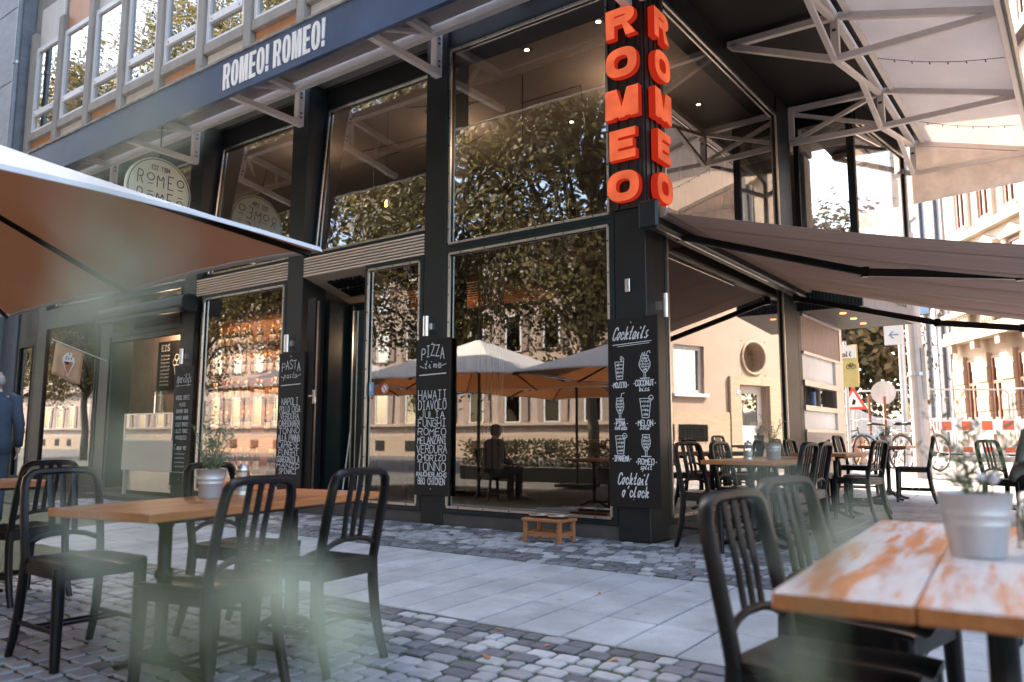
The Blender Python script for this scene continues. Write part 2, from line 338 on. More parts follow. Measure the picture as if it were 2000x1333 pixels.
pv2 = joint_sheet('side_pavement', -3.17, 1.2, 6.36, 12.61, .018)
paving(pv2, -3.16, 1.2, 6.37, 12.6, .36, .45, .70, random.Random(4))
# cobbles: irregular sets, the ones that show largest as single pieces, the rest joined
def cobble(cx, cy_, w, l, rz, r, up=.012):
    n = 8; pts = []
    for k in range(n):
        a = 2*math.pi*(k+.5)/n; c, s_ = math.cos(a), math.sin(a); p = .30
        x = math.copysign(abs(c)**p, c)*w/2*r.uniform(.88,1.04); y = math.copysign(abs(s_)**p, s_)*l/2*r.uniform(.88,1.04)
        pts.append((x*math.cos(rz)-y*math.sin(rz), x*math.sin(rz)+y*math.cos(rz)))
    z = gz(cy_); top = r.uniform(.000,.007)
    mb = MB(); tl = (r.uniform(-.02,.02), r.uniform(-.02,.02))
    ring = lambda f, dz: [(cx+x*f, cy_+y*f, gz(cy_+y*f)+dz+(x*tl[0]+y*tl[1])) for x, y in pts]
    vs_ = [(cx,cy_,z+top+.002)]+ring(.88, top+.001)+ring(.98, top-.005)+ring(1.0, -.035)
    fs = [(0,1+k,1+(k+1)%n) for k in range(n)]
    for b in (1, 1+n): fs += [(b+k, b+n+k, b+n+(k+1)%n, b+(k+1)%n) for k in range(n)]
    mb.add(vs_, fs); return mb
def cobble_field(root, x0, x1, y0, y1, dark, r, nmax=300, sx=.125, sy=.105):
    items = []; y = y0+sy/2; row = 0
    while y < y1:
        x = x0+r.uniform(0,sx)
        while x < x1:
            w = sx*r.uniform(.65,1.3); d = dark(x, y, r)
            items.append((x+w/2, y+r.uniform(-.012,.012), w-.008, sy*r.uniform(.88,1.03)-.004, r.uniform(-.10,.10), d)); x += w
        y += sy; row += 1
    sc = []
    for it in items:
        px, py, z = proj((it[0], it[1], gz(it[1])))
        vis = z > .3 and -60 < px < 2060 and -50 < py < 1390
        sc.append((it[2]*it[3]/(z**3) if vis else 0, it))
    sc.sort(key=lambda q: -q[0]); rest = {0: MB(), 1: MB()}
    for i, (v_, it) in enumerate(sc):
        mb = cobble(*it[:5], r)
        if i < nmax and v_ > 0: mb.obj('cobble', m_basalt if it[5] else m_granite, root)
        elif v_ > 0 or it[1] < 4:
            q = rest[it[5]]; b = len(q.v); q.v += mb.v; q.f += [tuple(b+k for k in f) for f in mb.f]
    for d in (0, 1):
        if rest[d].v: rest[d].mi = [0]*len(rest[d].f); tag(rest[d].obj('cobbles', m_basaltI if d else m_graniteI, root), kind='stuff')
def dark_near(x, y, r):
    if y > 3.16: return 1 if r.random() < .82 else 0
    k = math.sin(x*2.1+1.3)*math.sin(y*3.3+x*.7)
    return 1 if (r.random() < (.62 if k > .45 and x > -3.2 else .07)) else 0
def dark_far(x, y, r):
    if y < 5.4: return 1 if r.random() < .88 else 0
    if y > 6.0: return 1 if r.random() < .75 else 0
    return 1 if r.random() < .38 else 0
cs = joint_sheet('cobbled_terrace', -9, 1.5, -.4, 3.45, .007)
cobble_field(cs, -6.6, 1.4, .9, 3.44, dark_near, random.Random(5), 300)
cs2 = joint_sheet('cobbled_strip', -17, 1.5, 5.08, 6.36, .007)
cobble_field(cs2, -12.5, 1.2, 5.09, 6.34, dark_far, random.Random(6), 300)
# fallen leaves on the paving
m_dleaf = M('dry_leaf', (.30,.16,.06), .8, var=.3, rv=.3)
for px, py in ((1171,1160),(1120,1230),(975,1230),(858,1095),(1200,1290),(1068,1262),(950,1283),(1357,1124),(162,1263),(1310,1075),(890,1180),(1560,1060)):
    d = ray(px, py); t = -1.0/d.z; p = V(0,0,.9)+d*t
    for _ in range(6): t = (gz(p.y)+.006-.9)/d.z; p = V(0,0,.9)+d*t
    a = rnd.uniform(0,6.28); q = MB(); L_ = rnd.uniform(.025,.04); u = V(math.cos(a), math.sin(a), .1)*L_; n_ = V(-math.sin(a), math.cos(a), .3)*L_*.55
    q.add([p-u, p-u*.2+n_, p+u+V(0,0,.006), p-u*.2-n_+V(0,0,.008)], [(0,2,1),(0,3,2)])
    tag(q.obj('fallen_leaf', m_dleaf), 'small dry brown leaf lying on the paving', 'leaf', 'dry leaves lying on the paving')
# ---------------------------------------------------------------- cafe building
YF = 6.36; XC = -3.178
cafe = thing('cafe_building', 'corner cafe building with black steel columns, tall shop windows and panelled upper floor', 'building', (-6, 9, 0))
COLS = [(-3.5,-3.178),(-5.913,-5.6),(-8.32,-8.01),(-10.73,-10.42),(-13.14,-12.83),(-15.55,-15.24)]
for i, (a, b) in enumerate(COLS):
    MB().cbox(a, b, YF, YF+.385, 0, 5.56, .006).obj('column', m_steel, cafe)
MB().cbox(-17.0,-16.35, YF-.02, YF+.4, 0, 5.6).obj('column', M('blue_grey_render', (.10,.13,.17), .7), cafe)
MB().cbox(XC-.36, XC, 10.37, 10.9, 0, 5.56, .006).obj('column', m_steel, cafe)
hd = MB()
for (a, b), (c, d) in zip(COLS[1:], COLS[:-1]): hd.box(b+.002, c-.002, YF+.03 if d > -3.3 else YF+.30, YF+.08 if d > -3.3 else YF+.5, 5.30, 5.56)
hd.box(-16.35,-15.552, YF+.05, YF+.4, 5.3, 5.56)
hd.obj('header', m_black, cafe)
MB().box(XC-.3, XC-.02, 6.748, 10.368, 5.31, 5.56).obj('header', m_black, cafe)
# plinth under the shop windows
for (a, b), (c, d) in zip(COLS[1:], COLS[:-1]):
    if abs(a+8.32) < .01 : pass
    MB().box(b+.002, c-.002, YF+.01, YF+.3, -.05, .125).obj('plinth', m_base, cafe)
MB().box(-16.34,-15.56, YF+.01, YF+.3, -.05, .08).obj('plinth', m_base, cafe)
MB().box(XC-.3, XC-.01, 6.75, 10.366, -.05, .125).obj('plinth', m_base, cafe)
def chrome(mb, pts, w=.022, d=.03):
    for p, q in zip(pts[:-1], pts[1:]): mb.bar(p, q, w, d)
def screws(mb, p, q, n, dirv):
    p, q = Vector(p), Vector(q)
    for i in range(n):
        c = p.lerp(q, (i+.5)/n); mb.box(c.x-.007, c.x+.007, c.y-.007, c.y+.007, c.z-.007, c.z+.007)
def window(name, x0, x1, z0, z1, y=YF+.03, glass=None, fr=m_green, fw=.05, yt=None, bead=None):
    """frame in the plane y (yt: y of the top edge), aluminium bead, pane"""
    yt = y if yt is None else yt; f = MB(); P = lambda x, z: Vector((x, y+(yt-y)*(z-z0)/(z1-z0), z))
    f.bar(P(x0+fw/2,z0), P(x0+fw/2,z1), .06, fw, (1,0,0)); f.bar(P(x1-fw/2,z0), P(x1-fw/2,z1), .06, fw, (1,0,0))
    f.bar(P(x0+fw,z0+fw/2), P(x1-fw,z0+fw/2), .06, fw-.002); f.bar(P(x0+fw,z1-fw/2), P(x1-fw,z1-fw/2), .06, fw-.002)
    w = f.obj(name, fr, cafe); ch = MB(); e = fw+.012; yo = Vector((0,-.03,0))
    A, B, C_, D_ = P(x0+e,z0+e)+yo, P(x1-e,z0+e)+yo, P(x1-e,z1-e)+yo, P(x0+e,z1-e)+yo
    for p, q in ((A,B),(D_,C_)): ch.bar(p, q, .022, .024)
    for p, q in ((A,D_),(B,C_)): ch.bar(p+V(0,.001,.012), q-V(0,-.001,.012), .024, .022)
    ch.obj('bead', bead or m_chrome, w); sc = MB()
    for p, q in ((A,B),(D_,C_),(A,D_),(B,C_)): screws(sc, p+V(0,-.008,0), q+V(0,-.008,0), max(3, int((p-q).length/.3)), (0,0,0))
    tag(sc.obj('screws', m_dot, w), kind='stuff')
    MB().quad(P(x0+fw,z0+fw), P(x1-fw,z0+fw), P(x1-fw,z1-fw), P(x0+fw,z1-fw)).obj('pane', glass or m_glassA, w)
    return w
window('shop_window', -5.598, -3.502, .13, 2.965, fw=.05); window('shop_window', -5.598, -3.502, 2.967, 5.30, fw=.04, glass=m_glassU)
window('shop_window', -6.86, -5.915, .13, 2.945)
window('shop_window', -10.25, -8.322, .13, 2.945, fw=.05)
MB().box(-10.418,-10.252, YF+.10, YF+.14, .13, 2.95).obj('blank_panel', m_black, cafe)
for x0, x1 in ((-8.008,-5.915),(-10.418,-8.322),(-12.828,-10.732),(-15.238,-13.142)):
    window('upper_window', x0, x1, 3.24, 5.30, y=6.53, yt=6.70, glass=m_glassU, fw=.04)
    MB().box(x0, x1, YF+.07, 6.60, 3.205, 3.238).obj('sill', m_green, cafe)
# louvred strips of pale slats over the shop windows
m_slatdark = M('louvre_shadow_gap', (.03,.022,.018), .8)
for x0, x1 in ((-8.008,-5.915),(-10.418,-8.322)):
    lv = MB().box(x0, x1, YF+.035, YF+.06, 2.947, 3.204).obj('louvre_strip', m_slatdark, cafe)
    for k in range(7):
        z = 2.952+k*.0362; MB().box(x0+.004, x1-.004, YF+.002, YF+.034, z, z+.021).obj('slat', m_slat, lv)
# entrance: sloping soffit board, side jambs, door
so_ = MB(); so_.prism([(-8.0,6.37,2.945),(-6.862,6.37,2.945),(-6.862,7.15,2.71),(-8.0,7.15,2.71)], (0,0,.02)); sb = so_.obj('soffit_board', m_lbeige, cafe)
up_ = (V(0,7.15,2.71)-V(0,6.37,2.945)).normalized(); nrm = -V(1,0,0).cross(up_)
for row, base in enumerate((.16, .40)):
    lt = MB(); x = 0
    for ch in 'ROMEO!':
        F = lambda p, x=x, base=base: V(-7.72,6.37,2.945)+V(1,0,0)*((x+p.x)*.21)+up_*(base+.19-p.y*.19)+nrm*(p.z*.21+.02)
        x += letter(lt, ch, .46, .17, .15, .06, 0, F)+.07
    lt.obj('raised_letters', m_black, sb)
MB().box(-8.008,-7.94, 6.76, 7.2, 0, 2.7).obj('door_jamb', m_green, cafe)
dj = MB(); dj.box(-7.93,-7.86,7.10,7.16,.06,2.68); dj.box(-6.93,-6.87,7.10,7.16,.06,2.68); dj.box(-7.86,-6.93,7.10,7.16,2.60,2.68); dj.box(-7.46,-7.40,7.10,7.16,.06,2.6); dj.box(-7.86,-7.46,7.10,7.16,.06,.2)
door = dj.obj('door', m_green, cafe)
MB().quad((-7.86,7.13,.2),(-7.46,7.13,.2),(-7.46,7.13,2.6),(-7.86,7.13,2.6)).obj('pane', m_glassA, door)
MB().bar((-7.855,7.09,.1),(-7.855,7.09,2.66),.012,.02).obj('edge_strip', m_chrome, door)
MB().bar((-7.74,6.40,.1),(-7.74,6.40,2.62),.012,.02).obj('edge_strip', m_chrome, cafe)
hn = MB(); hn.sweep([(-7.76,6.38,1.42),(-7.76,6.32,1.42),(-7.66,6.32,1.42)],.011,n=8); hn.sweep([(-7.66,6.32,1.42),(-7.64,6.32,1.40),(-7.64,6.32,1.33)],.011,n=8); hn.box(-7.775,-7.745,6.37,6.40,1.33,1.5)
hn.obj('door_handle', m_chrome, cafe)
MB().box(-7.90,-7.755,6.37,6.41,.06,2.66).obj('open_door_leaf', m_black, cafe)
MB().box(-8.0,-6.87,6.40,7.2,0,.05).obj('threshold', m_base, cafe)
# ice cream counter bay
MB().box(-12.828,-10.732, YF+.02, YF+.12, 2.45, 2.53).obj('transom', m_green, cafe)
window('shop_window', -12.828,-10.732, 2.531, 3.20, fw=.05, fr=m_green, bead=m_green)
for x in (-12.79,-10.77): MB().box(x-.035, x+.035, YF+.02, YF+.12, .127, 2.449).obj('jamb', m_green, cafe)
MB().box(-12.83,-10.73, 6.0, 6.50, .0, .06).obj('threshold', m_base, cafe)
window('shop_window', -15.238,-13.18, .35, 2.945, fw=.07, fr=m_steel, bead=m_steel)
MB().box(-15.238,-13.14, YF+.06, YF+.2, .08, .349).obj('grille_panel', m_base, cafe)
MB().box(-13.178,-13.142, YF+.02, YF+.2, .35, 3.2).obj('blank_panel', m_steel, cafe)
MB().box(-15.238,-13.18, YF+.0, YF+.2, 2.947, 3.203).obj('band', m_steel, cafe)
window('shop_window', -16.34,-15.56, .1, 2.7, fw=.10, fr=m_steel, bead=m_steel); MB().box(-16.34,-15.555, YF+.0, YF+.2, 2.702, 3.3).obj('band', m_steel, cafe)
window('upper_window', -16.34,-15.56, 3.302, 5.29, fw=.05, glass=m_glassU, bead=m_steel)
# side facade (plane X = XC)
def swindow(name, y0, y1, z0, z1, glass=None, fw=.05, x=XC-.03):
    f = MB(); f.box(x-.03,x+.03,y0,y0+fw,z0,z1); f.box(x-.03,x+.03,y1-fw,y1,z0,z1); f.box(x-.03,x+.03,y0+fw,y1-fw,z0,z0+fw); f.box(x-.03,x+.03,y0+fw,y1-fw,z1-fw,z1)
    w = f.obj(name, m_green, cafe); ch = MB(); e = fw+.012; X = x+.03
    for zz in (z0+e, z1-e): ch.box(X-.01,X+.012,y0+e,y1-e,zz-.012,zz+.012)
    for yy in (y0+e, y1-e): ch.box(X-.009,X+.011,yy-.012,yy+.012,z0+e+.013,z1-e-.013)
    ch.obj('bead', m_chrome, w); sc = MB()
    for zz in (z0+e, z1-e): screws(sc, (X+.01,y0+e,zz), (X+.01,y1-e,zz), int((y1-y0)/.3), None)
    tag(sc.obj('screws', m_dot, w), kind='stuff')
    MB().quad((x,y0+fw,z0+fw),(x,y1-fw,z0+fw),(x,y1-fw,z1-fw),(x,y0+fw,z1-fw)).obj('pane', glass or m_glassR, w); return w
swindow('shop_window', 6.748, 10.368, .13, 2.94); swindow('shop_window', 6.748, 10.368, 3.02, 5.31, glass=m_glassR)
MB().box(XC-.08, XC, 6.748, 10.368, 2.942, 3.018).obj('transom', m_green, cafe)
# projecting oriel over the kiosk
om = M('corrugated_black_sheet', (.010,.010,.011), .5)
A_, B_, C2, D2 = (XC,11.02), (-2.36,11.02), (-2.12,13.25), (XC,13.25)
bx = MB(); bx.prism([(p[0],p[1],2.66) for p in (A_,B_,C2,D2)], (0,0,.56)); ori = bx.obj('oriel', m_steel, cafe)
rb = MB()
for k in range(18):
    t = (k+.5)/18; x = XC+(B_[0]-XC)*t; rb.box(x-.012, x+.012, 11.005, 11.022, 2.67, 3.2)
rb.obj('corrugated_cladding', om, ori)
rb = MB(); dv = V(C2[0]-B_[0], C2[1]-B_[1], 0); nv = V(dv.y,-dv.x,0).normalized()
m_liteclad = M('warm_grey_cladding', (.34,.29,.27), .55, var=.08)
a = V(*B_,2.665)+nv*.004; b = V(*C2,2.665)+nv*.004; rb.prism([a,b,b+V(0,0,.55),a+V(0,0,.55)], nv*.01)
for k in range(44):
    p = V(*B_,0)+dv*((k+.5)/44)+nv*.014; rb.bar(p+V(0,0,2.67), p+V(0,0,3.2), .012, .012)
rb.obj('corrugated_cladding', m_liteclad, ori)
m_sgreen = M('green_sign_letters', (.05,.10,.055), .5); 
def signtext(F0, right, up, s_, h, depth, mat, par, w=.46, st=.17, tt=.15):
    lt = MB(); x = 0; nn_ = Vector(right).cross(Vector(up))
    for ch in s_:
        F = lambda p, x=x: Vector(F0)+Vector(right)*((x+p.x)*h)+Vector(up)*(p.y*h)+nn_*(p.z*h+depth)
        x += letter(lt, ch, w, st, tt, .02, 0, F)+(.07 if ch != ' ' else 0)
    return lt.obj('raised_letters', mat, par), x*h
signtext((-3.02,11.0,2.93), (1,0,0), (0,0,1), 'ROMEO!', .20, .01, m_sgreen, ori); 
dn = dv.normalized(); signtext(V(*B_,2.86)+nv*.03+dn*.22, dn, (0,0,1), 'ROMEO! ROMEO!', .27, .004, m_sgreen, ori)
sl = MB()
for yy in (11.5,12.1,12.7): sl.lathe([(0,0),(.045,0),(.045,-.008),(0,-.008)], 12, (-2.72,yy,2.658))
sl.obj('soffit_spot', EM('dim_spot', (1,.35,.1), .8), ori)
og = MB(); og.box(-3.17,-3.10,11.03,11.07,3.225,5.55); og.box(-2.46,-2.365,11.03,11.12,3.225,5.55); og.bar((-2.13,13.2,3.225),(-2.13,13.2,5.55),.06,.06); og.box(-3.10,-2.46,11.03,11.07,5.28,5.55)
og.bar(V(-2.37,11.12,5.41),V(-2.13,13.17,5.41),.06,.27); og.bar(V(-2.36,11.12,3.25),V(-2.13,13.17,3.25),.05,.05); og.obj('oriel_frame', m_black, ori)
gp = MB(); gp.quad((-3.10,11.05,3.225),(-2.46,11.05,3.225),(-2.46,11.05,5.28),(-3.10,11.05,5.28)); gp.obj('pane', m_glassU, ori)
gp = MB(); gp.quad((-2.37,11.12,3.27),(-2.13,13.17,3.27),(-2.13,13.17,5.28),(-2.37,11.12,5.28)); gp.obj('pane', m_glassR, ori)
bd = MB(); bd.bar((-2.10,13.17,3.25),(-2.10,13.17,5.3),.02,.02); bd.bar(V(-2.34,11.12,5.275),V(-2.10,13.17,5.275),.02,.02); bd.obj('bead', m_chrome, ori)
# kiosk hatch in the side wall
kx = XC
kb = MB().box(kx-.3,kx,10.902,11.06,0,2.655).obj('kiosk_frame', m_steel, cafe); MB().box(kx-.3,kx,13.10,13.25,0,2.655).obj('kiosk_jamb', m_inox, kb)
MB().box(kx-.06,kx-.01,11.062,13.098,2.12,2.60).obj('kiosk_panel', M('rusty_brushed_panel', (.20,.145,.125), .5, .35, var=.3, scale=4, streak=(1,8,.6)), kb)
MB().box(kx-.05,kx+.03,11.062,13.098,2.605,2.64).obj('kiosk_rail', m_inox, kb)
for z0, z1 in ((2.08,2.118),(1.64,1.72),(1.30,1.37),(1.0,1.04)): MB().box(kx-.08,kx+.025,11.062,13.098,z0,z1).obj('kiosk_rail', m_inox, kb)
MB().box(kx-.05,kx-.03,11.062,13.098,1.722,2.078).obj('kiosk_shutter', m_tile_white, kb)
MB().box(kx-.05,kx-.03,11.062,13.098,1.042,1.298).obj('kiosk_shutter', m_tile_white, kb)
MB().box(kx-.04,kx+.01,12.75,13.098,1.04,2.08).obj('kiosk_post', m_inox, kb)
MB().box(kx-.06,kx+.02,11.062,13.098,0,.998).obj('kiosk_base', M('grey_rose_panel', (.30,.26,.25), .45, .3, var=.08), kb)
MB().box(kx-.9,kx-.5,11.1,13.1,1.0,2.1).obj('kiosk_back', m_tile_white, kb)
ut = MB()
for y, c in ((11.5,0),(11.75,0),(12.3,0)): ut.bar((kx-.2,y,1.36),(kx-.2,y+.02,1.62),.03,.03)
ut.obj('utensils', m_blk, kb)
ut = MB(); ut.cyl((kx-.15,12.05,1.37),(kx-.15,12.05,1.6),.035,10); ut.obj('bottle', M('blue_cap_bottle', (.15,.25,.5), .4), kb)
# shell: floors, roof, back
MB().box(-16.9,XC-.31,6.8,13.2,5.57,5.70).obj('slab', m_ceil, cafe)
up = MB(); up.box(-16.9,XC-.05,6.66,13.24,9.45,22.0); up.box(-16.9,XC-.05,10.2,13.23,5.70,9.44); up.obj('upper_mass', M('grey_render', (.30,.29,.27), .8), cafe)
MB().box(-16.9,XC-.36,12.9,13.24,0,5.55).obj('rear_wall', M('plaster_wall', (.30,.28,.26), .8), cafe)
MB().box(XC-.30,XC-.012,6.76,13.22,5.71,9.44).obj('rear_wall', M('side_render', (.36,.33,.30), .8), cafe)
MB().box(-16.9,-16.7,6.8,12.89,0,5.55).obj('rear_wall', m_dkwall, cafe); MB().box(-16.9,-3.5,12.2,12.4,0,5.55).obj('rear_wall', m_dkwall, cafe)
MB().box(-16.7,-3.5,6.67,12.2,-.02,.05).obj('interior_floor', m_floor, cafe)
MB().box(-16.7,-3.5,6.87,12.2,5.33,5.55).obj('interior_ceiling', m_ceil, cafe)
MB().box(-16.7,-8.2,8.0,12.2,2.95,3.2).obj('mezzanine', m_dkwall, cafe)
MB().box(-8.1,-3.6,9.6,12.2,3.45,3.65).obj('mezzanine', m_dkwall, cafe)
rl = MB(); rl.bar((-8.0,9.55,4.78),(-3.7,9.55,4.78),.06,.06)
for k in range(22): x = -7.9+k*.2; rl.bar((x,9.55,3.65),(x+.07,9.55,4.75),.02,.02); rl.bar((x+.14,9.55,3.65),(x+.07,9.55,4.75),.02,.02)
rl.obj('balustrade', m_blk, cafe)
MB().bar((-5.6,7.3,3.32),(-3.55,7.3,3.32),.05,.11).obj('wood_beam', m_wood, cafe)
# slatted wood ceiling over the entrance interior
ws = cafe
for k in range(12): MB().box(-8.1,-5.7,7.3+k*.13,7.36+k*.13,2.80,2.86).obj('ceiling_slat', m_wood, cafe)
# interior light: downlights, bulbs, cables
def downlight(x, y, z=5.325):
    t = thing('downlight', 'lit square recessed downlight in the cafe ceiling', 'light', (x,y,z), 'recessed downlights in the cafe ceiling')
    MB().box(x-.05,x+.05,y-.05,y+.05,z-.006,z+.004).obj('trim', m_black, t); MB().lathe([(0,-.008),(.028,-.008),(.028,-.012),(0,-.012)],12,(x,y,z)).obj('lens', m_spot, t)
for x, y in ((-4.92,6.95),(-3.95,6.90),(-3.93,9.5),(-3.90,8.1),(-5.6,9.0),(-7.0,7.6),(-9.4,7.6)): downlight(x, y)
for x, y, z in ((-4.6,8.6,3.44),(-6.0,8.9,3.44)): pass
m_amber = GLASS('amber_glass', .06, (.95,.55,.2), 1.0)
def pendant(x, y, zb, zt, label, big=True):
    t = thing('pendant_lamp', label, 'lamp', (x,y,zb)); r = .075 if big else .03
    MB().sweep([(x,y,zb+.09),(x,y,zt)],.004,n=5).obj('cable', m_blk, t); MB().lathe([(0,.05),(.018,.05),(.018,.10),(.008,.12)],10,(x,y,zb)).obj('socket', m_blk, t)
    MB().lathe([(.001,-r),(r*.7,-r*.7),(r,0),(r*.7,r*.7),(.018,r*1.0)],16,(x,y,zb)).obj('bulb', m_amber, t, smooth=True)
    MB().sweep([(x-.006,y,zb-.035),(x+.008,y,zb-.01),(x-.008,y,zb+.01),(x+.006,y,zb+.045)],.011 if big else .006,n=6).obj('filament', m_bulb, t)
pendant(-7.45,7.25,4.03,5.42,'round amber bulb hanging behind the window above the entrance')
pendant(-7.05,7.9,2.08,2.8,'lit tube bulb hanging in the dark doorway', False)
pendant(-6.35,7.6,1.98,2.8,'lit tube bulb behind the narrow window next to the door', False)
cb = MB()
def cable(*p): cb.sweep(p,.006,n=5)
cable((-7.4,7.26,5.36),(-5.9,7.6,5.2)); cable((-8.0,7.3,4.9),(-5.9,7.7,5.0)); cable((-7.75,7.3,3.6),(-7.75,7.3,4.72),(-5.95,7.5,4.9)); cable((-6.6,7.4,3.5),(-6.6,7.4,5.1),(-6.0,7.4,5.15)); cable((-7.95,7.4,4.0),(-7.0,7.4,4.15),(-7.0,7.4,3.6)); cable((-8.0,7.5,4.3),(-7.3,7.5,4.4),(-5.9,7.5,4.75))
cable((-5.3,7.4,4.3),(-5.3,7.4,5.3),(-5.4,7.5,5.0),(-4.6,7.6,5.05),(-4.55,7.6,4.5))
tag(cb.obj('lamp_cables', m_blk), 'black lamp cables strung under the cafe ceiling', 'cables')
for x, y, z, e in ((-4.3,8.2,4.9,9),(-7.0,8.2,4.9,6),(-9.4,7.6,4.9,4),(-7.0,8.0,2.3,7),(-12.6,7.2,2.7,12)):  # point lights without fixtures, added to brighten the interior
    l = bpy.data.lights.new('cafe_fill','POINT'); l.energy = e; l.color = (1,.70,.48); l.shadow_soft_size = .12; o = bpy.data.objects.new('cafe_fill', l); COL.objects.link(o); o.location = (x,y,z)
# vertical blind, bar, shelves
bl = thing('vertical_blind', 'pale vertical slat blind hanging behind the tall corner window', 'blind', (-5.4,6.85,.58))
for k in range(9): x = -5.52+k*.042; MB().box(x,x+.028,6.84+.01*(k%2),6.85+.01*(k%2),.58,2.86).obj('slat', M('blind_slat', (.42,.39,.30), .7) if k == 0 else bpy.data.materials['blind_slat'], bl)
br = thing('bar_counter', 'dark bar counter with wooden top inside the corner window', 'counter', (-4.6,8.3,0)); MB().box(-5.5,-3.6,8.0,8.5,.05,.86).obj('front', m_dkwall, br); MB().cbox(-5.55,-3.55,7.94,8.56,.862,.90).obj('top', m_wood, br)
sh = thing('bottle_shelf', 'wooden wall shelf full of wine bottles behind the window', 'shelf', (-9.5,6.6,0))
SZ = [.42,.98,1.42,1.78,2.18,2.62]; m_led = EM('warm_led_strip', (1.0,.64,.40), 22.0)
MB().box(-10.75,-8.4,6.86,6.90,.05,2.94).obj('back', m_wood, sh)
for z in SZ:
    sbd = MB().cbox(-10.75,-8.4,6.52,6.859,z-.03,z).obj('shelf_board', m_wood, sh); MB().box(-10.7,-8.45,6.545,6.56,z-.037,z-.031).obj('led_strip', m_led, sbd); MB().box(-10.75,-8.4,6.521,6.535,z-.06,z-.031).obj('lip', m_wood, sbd)
for x in (-10.78,-8.4): MB().box(x,x+.03,6.52,6.859,.05,2.94).obj('side', m_wood, sh)
m_bot = M('green_bottle_glass', (.010,.022,.010), .12, var=.3, rv=.5); m_lab = M('paper_label', (.62,.60,.56), .7, rv=.25); m_foil = M('gold_foil', (.45,.25,.08), .4, .6, rv=.3)
pb = MB().lathe([(.0,0),(.037,0),(.038,.01),(.038,.19),(.030,.215),(.014,.235),(.013,.25)],12); p0 = tag(pb.obj('wine_bottle', m_bot, None, True), 'dark glass wine bottle standing on the wooden shelf', 'bottle', 'wine bottles on the wooden shelf')
q0 = MB().lathe([(.0385,.05),(.0388,.051),(.0388,.149),(.0385,.15)],12).obj('label_paper', m_lab, p0, True); q1 = MB().lathe([(.0,.31),(.0145,.308),(.0145,.245),(.0138,.244)][::-1],10).obj('foil', m_foil, p0, True)
first = True
for si, z in enumerate(SZ[:-1]):
    n_ = 15
    for k in range(n_):
        if rnd.random() < .12: continue
        b = p0 if first else dup(p0); first = False
        b.location = (-10.66+k*.15+rnd.uniform(-.02,.02), 6.66+rnd.uniform(-.03,.05), z); b.rotation_euler = (0,0,rnd.uniform(0,6.28)); b.scale = (1.1,1.1,(1.0 if si else 1.15)*rnd.uniform(.92,1.06))
# ---------------------------------------------------------------- upper floor of the cafe building
m_mull = M('grey_concrete_mullion', (.27,.25,.225), .75, var=.22, scale=3, bump=.15, streak=(1,1,.4))
m_pw = M('stained_white_panel', (.62,.58,.54), .6, var=.10, scale=2.5, streak=(1.5,1.5,.35), rvar=.1)
m_po = M('apricot_panel', (.52,.25,.125), .55, var=.12, scale=2.5, streak=(1.5,1.5,.35))
m_wf = M('white_window_frame', (.66,.66,.67), .45, var=.05)
xk = [-10.63+1.205*k for k in range(-5, 7)]
MB().box(-16.9,XC-.02,6.46,6.655,5.60,22).obj('upper_wall', M('upper_wall_render', (.30,.28,.25), .8), cafe)
m_inner = M('dim_office', (.10,.09,.08), .9)
for i, x in enumerate(xk):
    if x > XC: break
    MB().cbox(x-.09, x+.09, 6.325, 6.458, 5.58, 8.99 if i < 3 else 9.40, .01).obj('mullion', m_mull, cafe)
    x1 = min(x+1.205-.102, XC-.03); x0 = x+.102
    if x1-x0 < .3: continue
    MB().box(x0-.0, x1, 6.42, 6.455, 5.58, 6.70).obj('panel', m_po if i % 2 == 0 else m_pw, cafe)
    MB().cbox(x0-.0, x1, 6.335, 6.454, 6.702, 6.86, .008).obj('sill', m_mull, cafe)
    MB().box(x0, x1, 6.42, 6.455, 8.66, 9.5).obj('panel', m_pw if i % 2 == 0 else m_po, cafe)
    f = MB(); y0, y1 = 6.37, 6.44; z0, z1 = 6.87, 8.65; zt = 7.20
    f.box(x0,x0+.085,y0,y1,z0,z1); f.box(x1-.085,x1,y0,y1,z0,z1); f.box(x0+.085,x1-.085,y0+.001,y1,z0,z0+.05); f.box(x0+.085,x1-.085,y0+.001,y1,z1-.09,z1); f.box(x0+.085,x1-.085,y0-.01,y1,zt,zt+.11)
    w = f.obj('window', m_wf, cafe)
    MB().quad((x0+.085,6.41,z0+.05),(x1-.085,6.41,z0+.05),(x1-.085,6.41,zt),(x0+.085,6.41,zt)).obj('pane', m_pane, w)
    MB().quad((x0+.085,6.41,zt+.11),(x1-.085,6.41,zt+.11),(x1-.085,6.41,z1-.09),(x0+.085,6.41,z1-.09)).obj('pane', m_pane, w)
    s_ = MB(); s_.box(x0+.14,x0+.16,y0-.014,y0-.008,zt+.03,zt+.05); s_.box(x1-.16,x1-.14,y0-.014,y0-.008,zt+.03,zt+.05); s_.obj('vent_screw', m_dot, w)
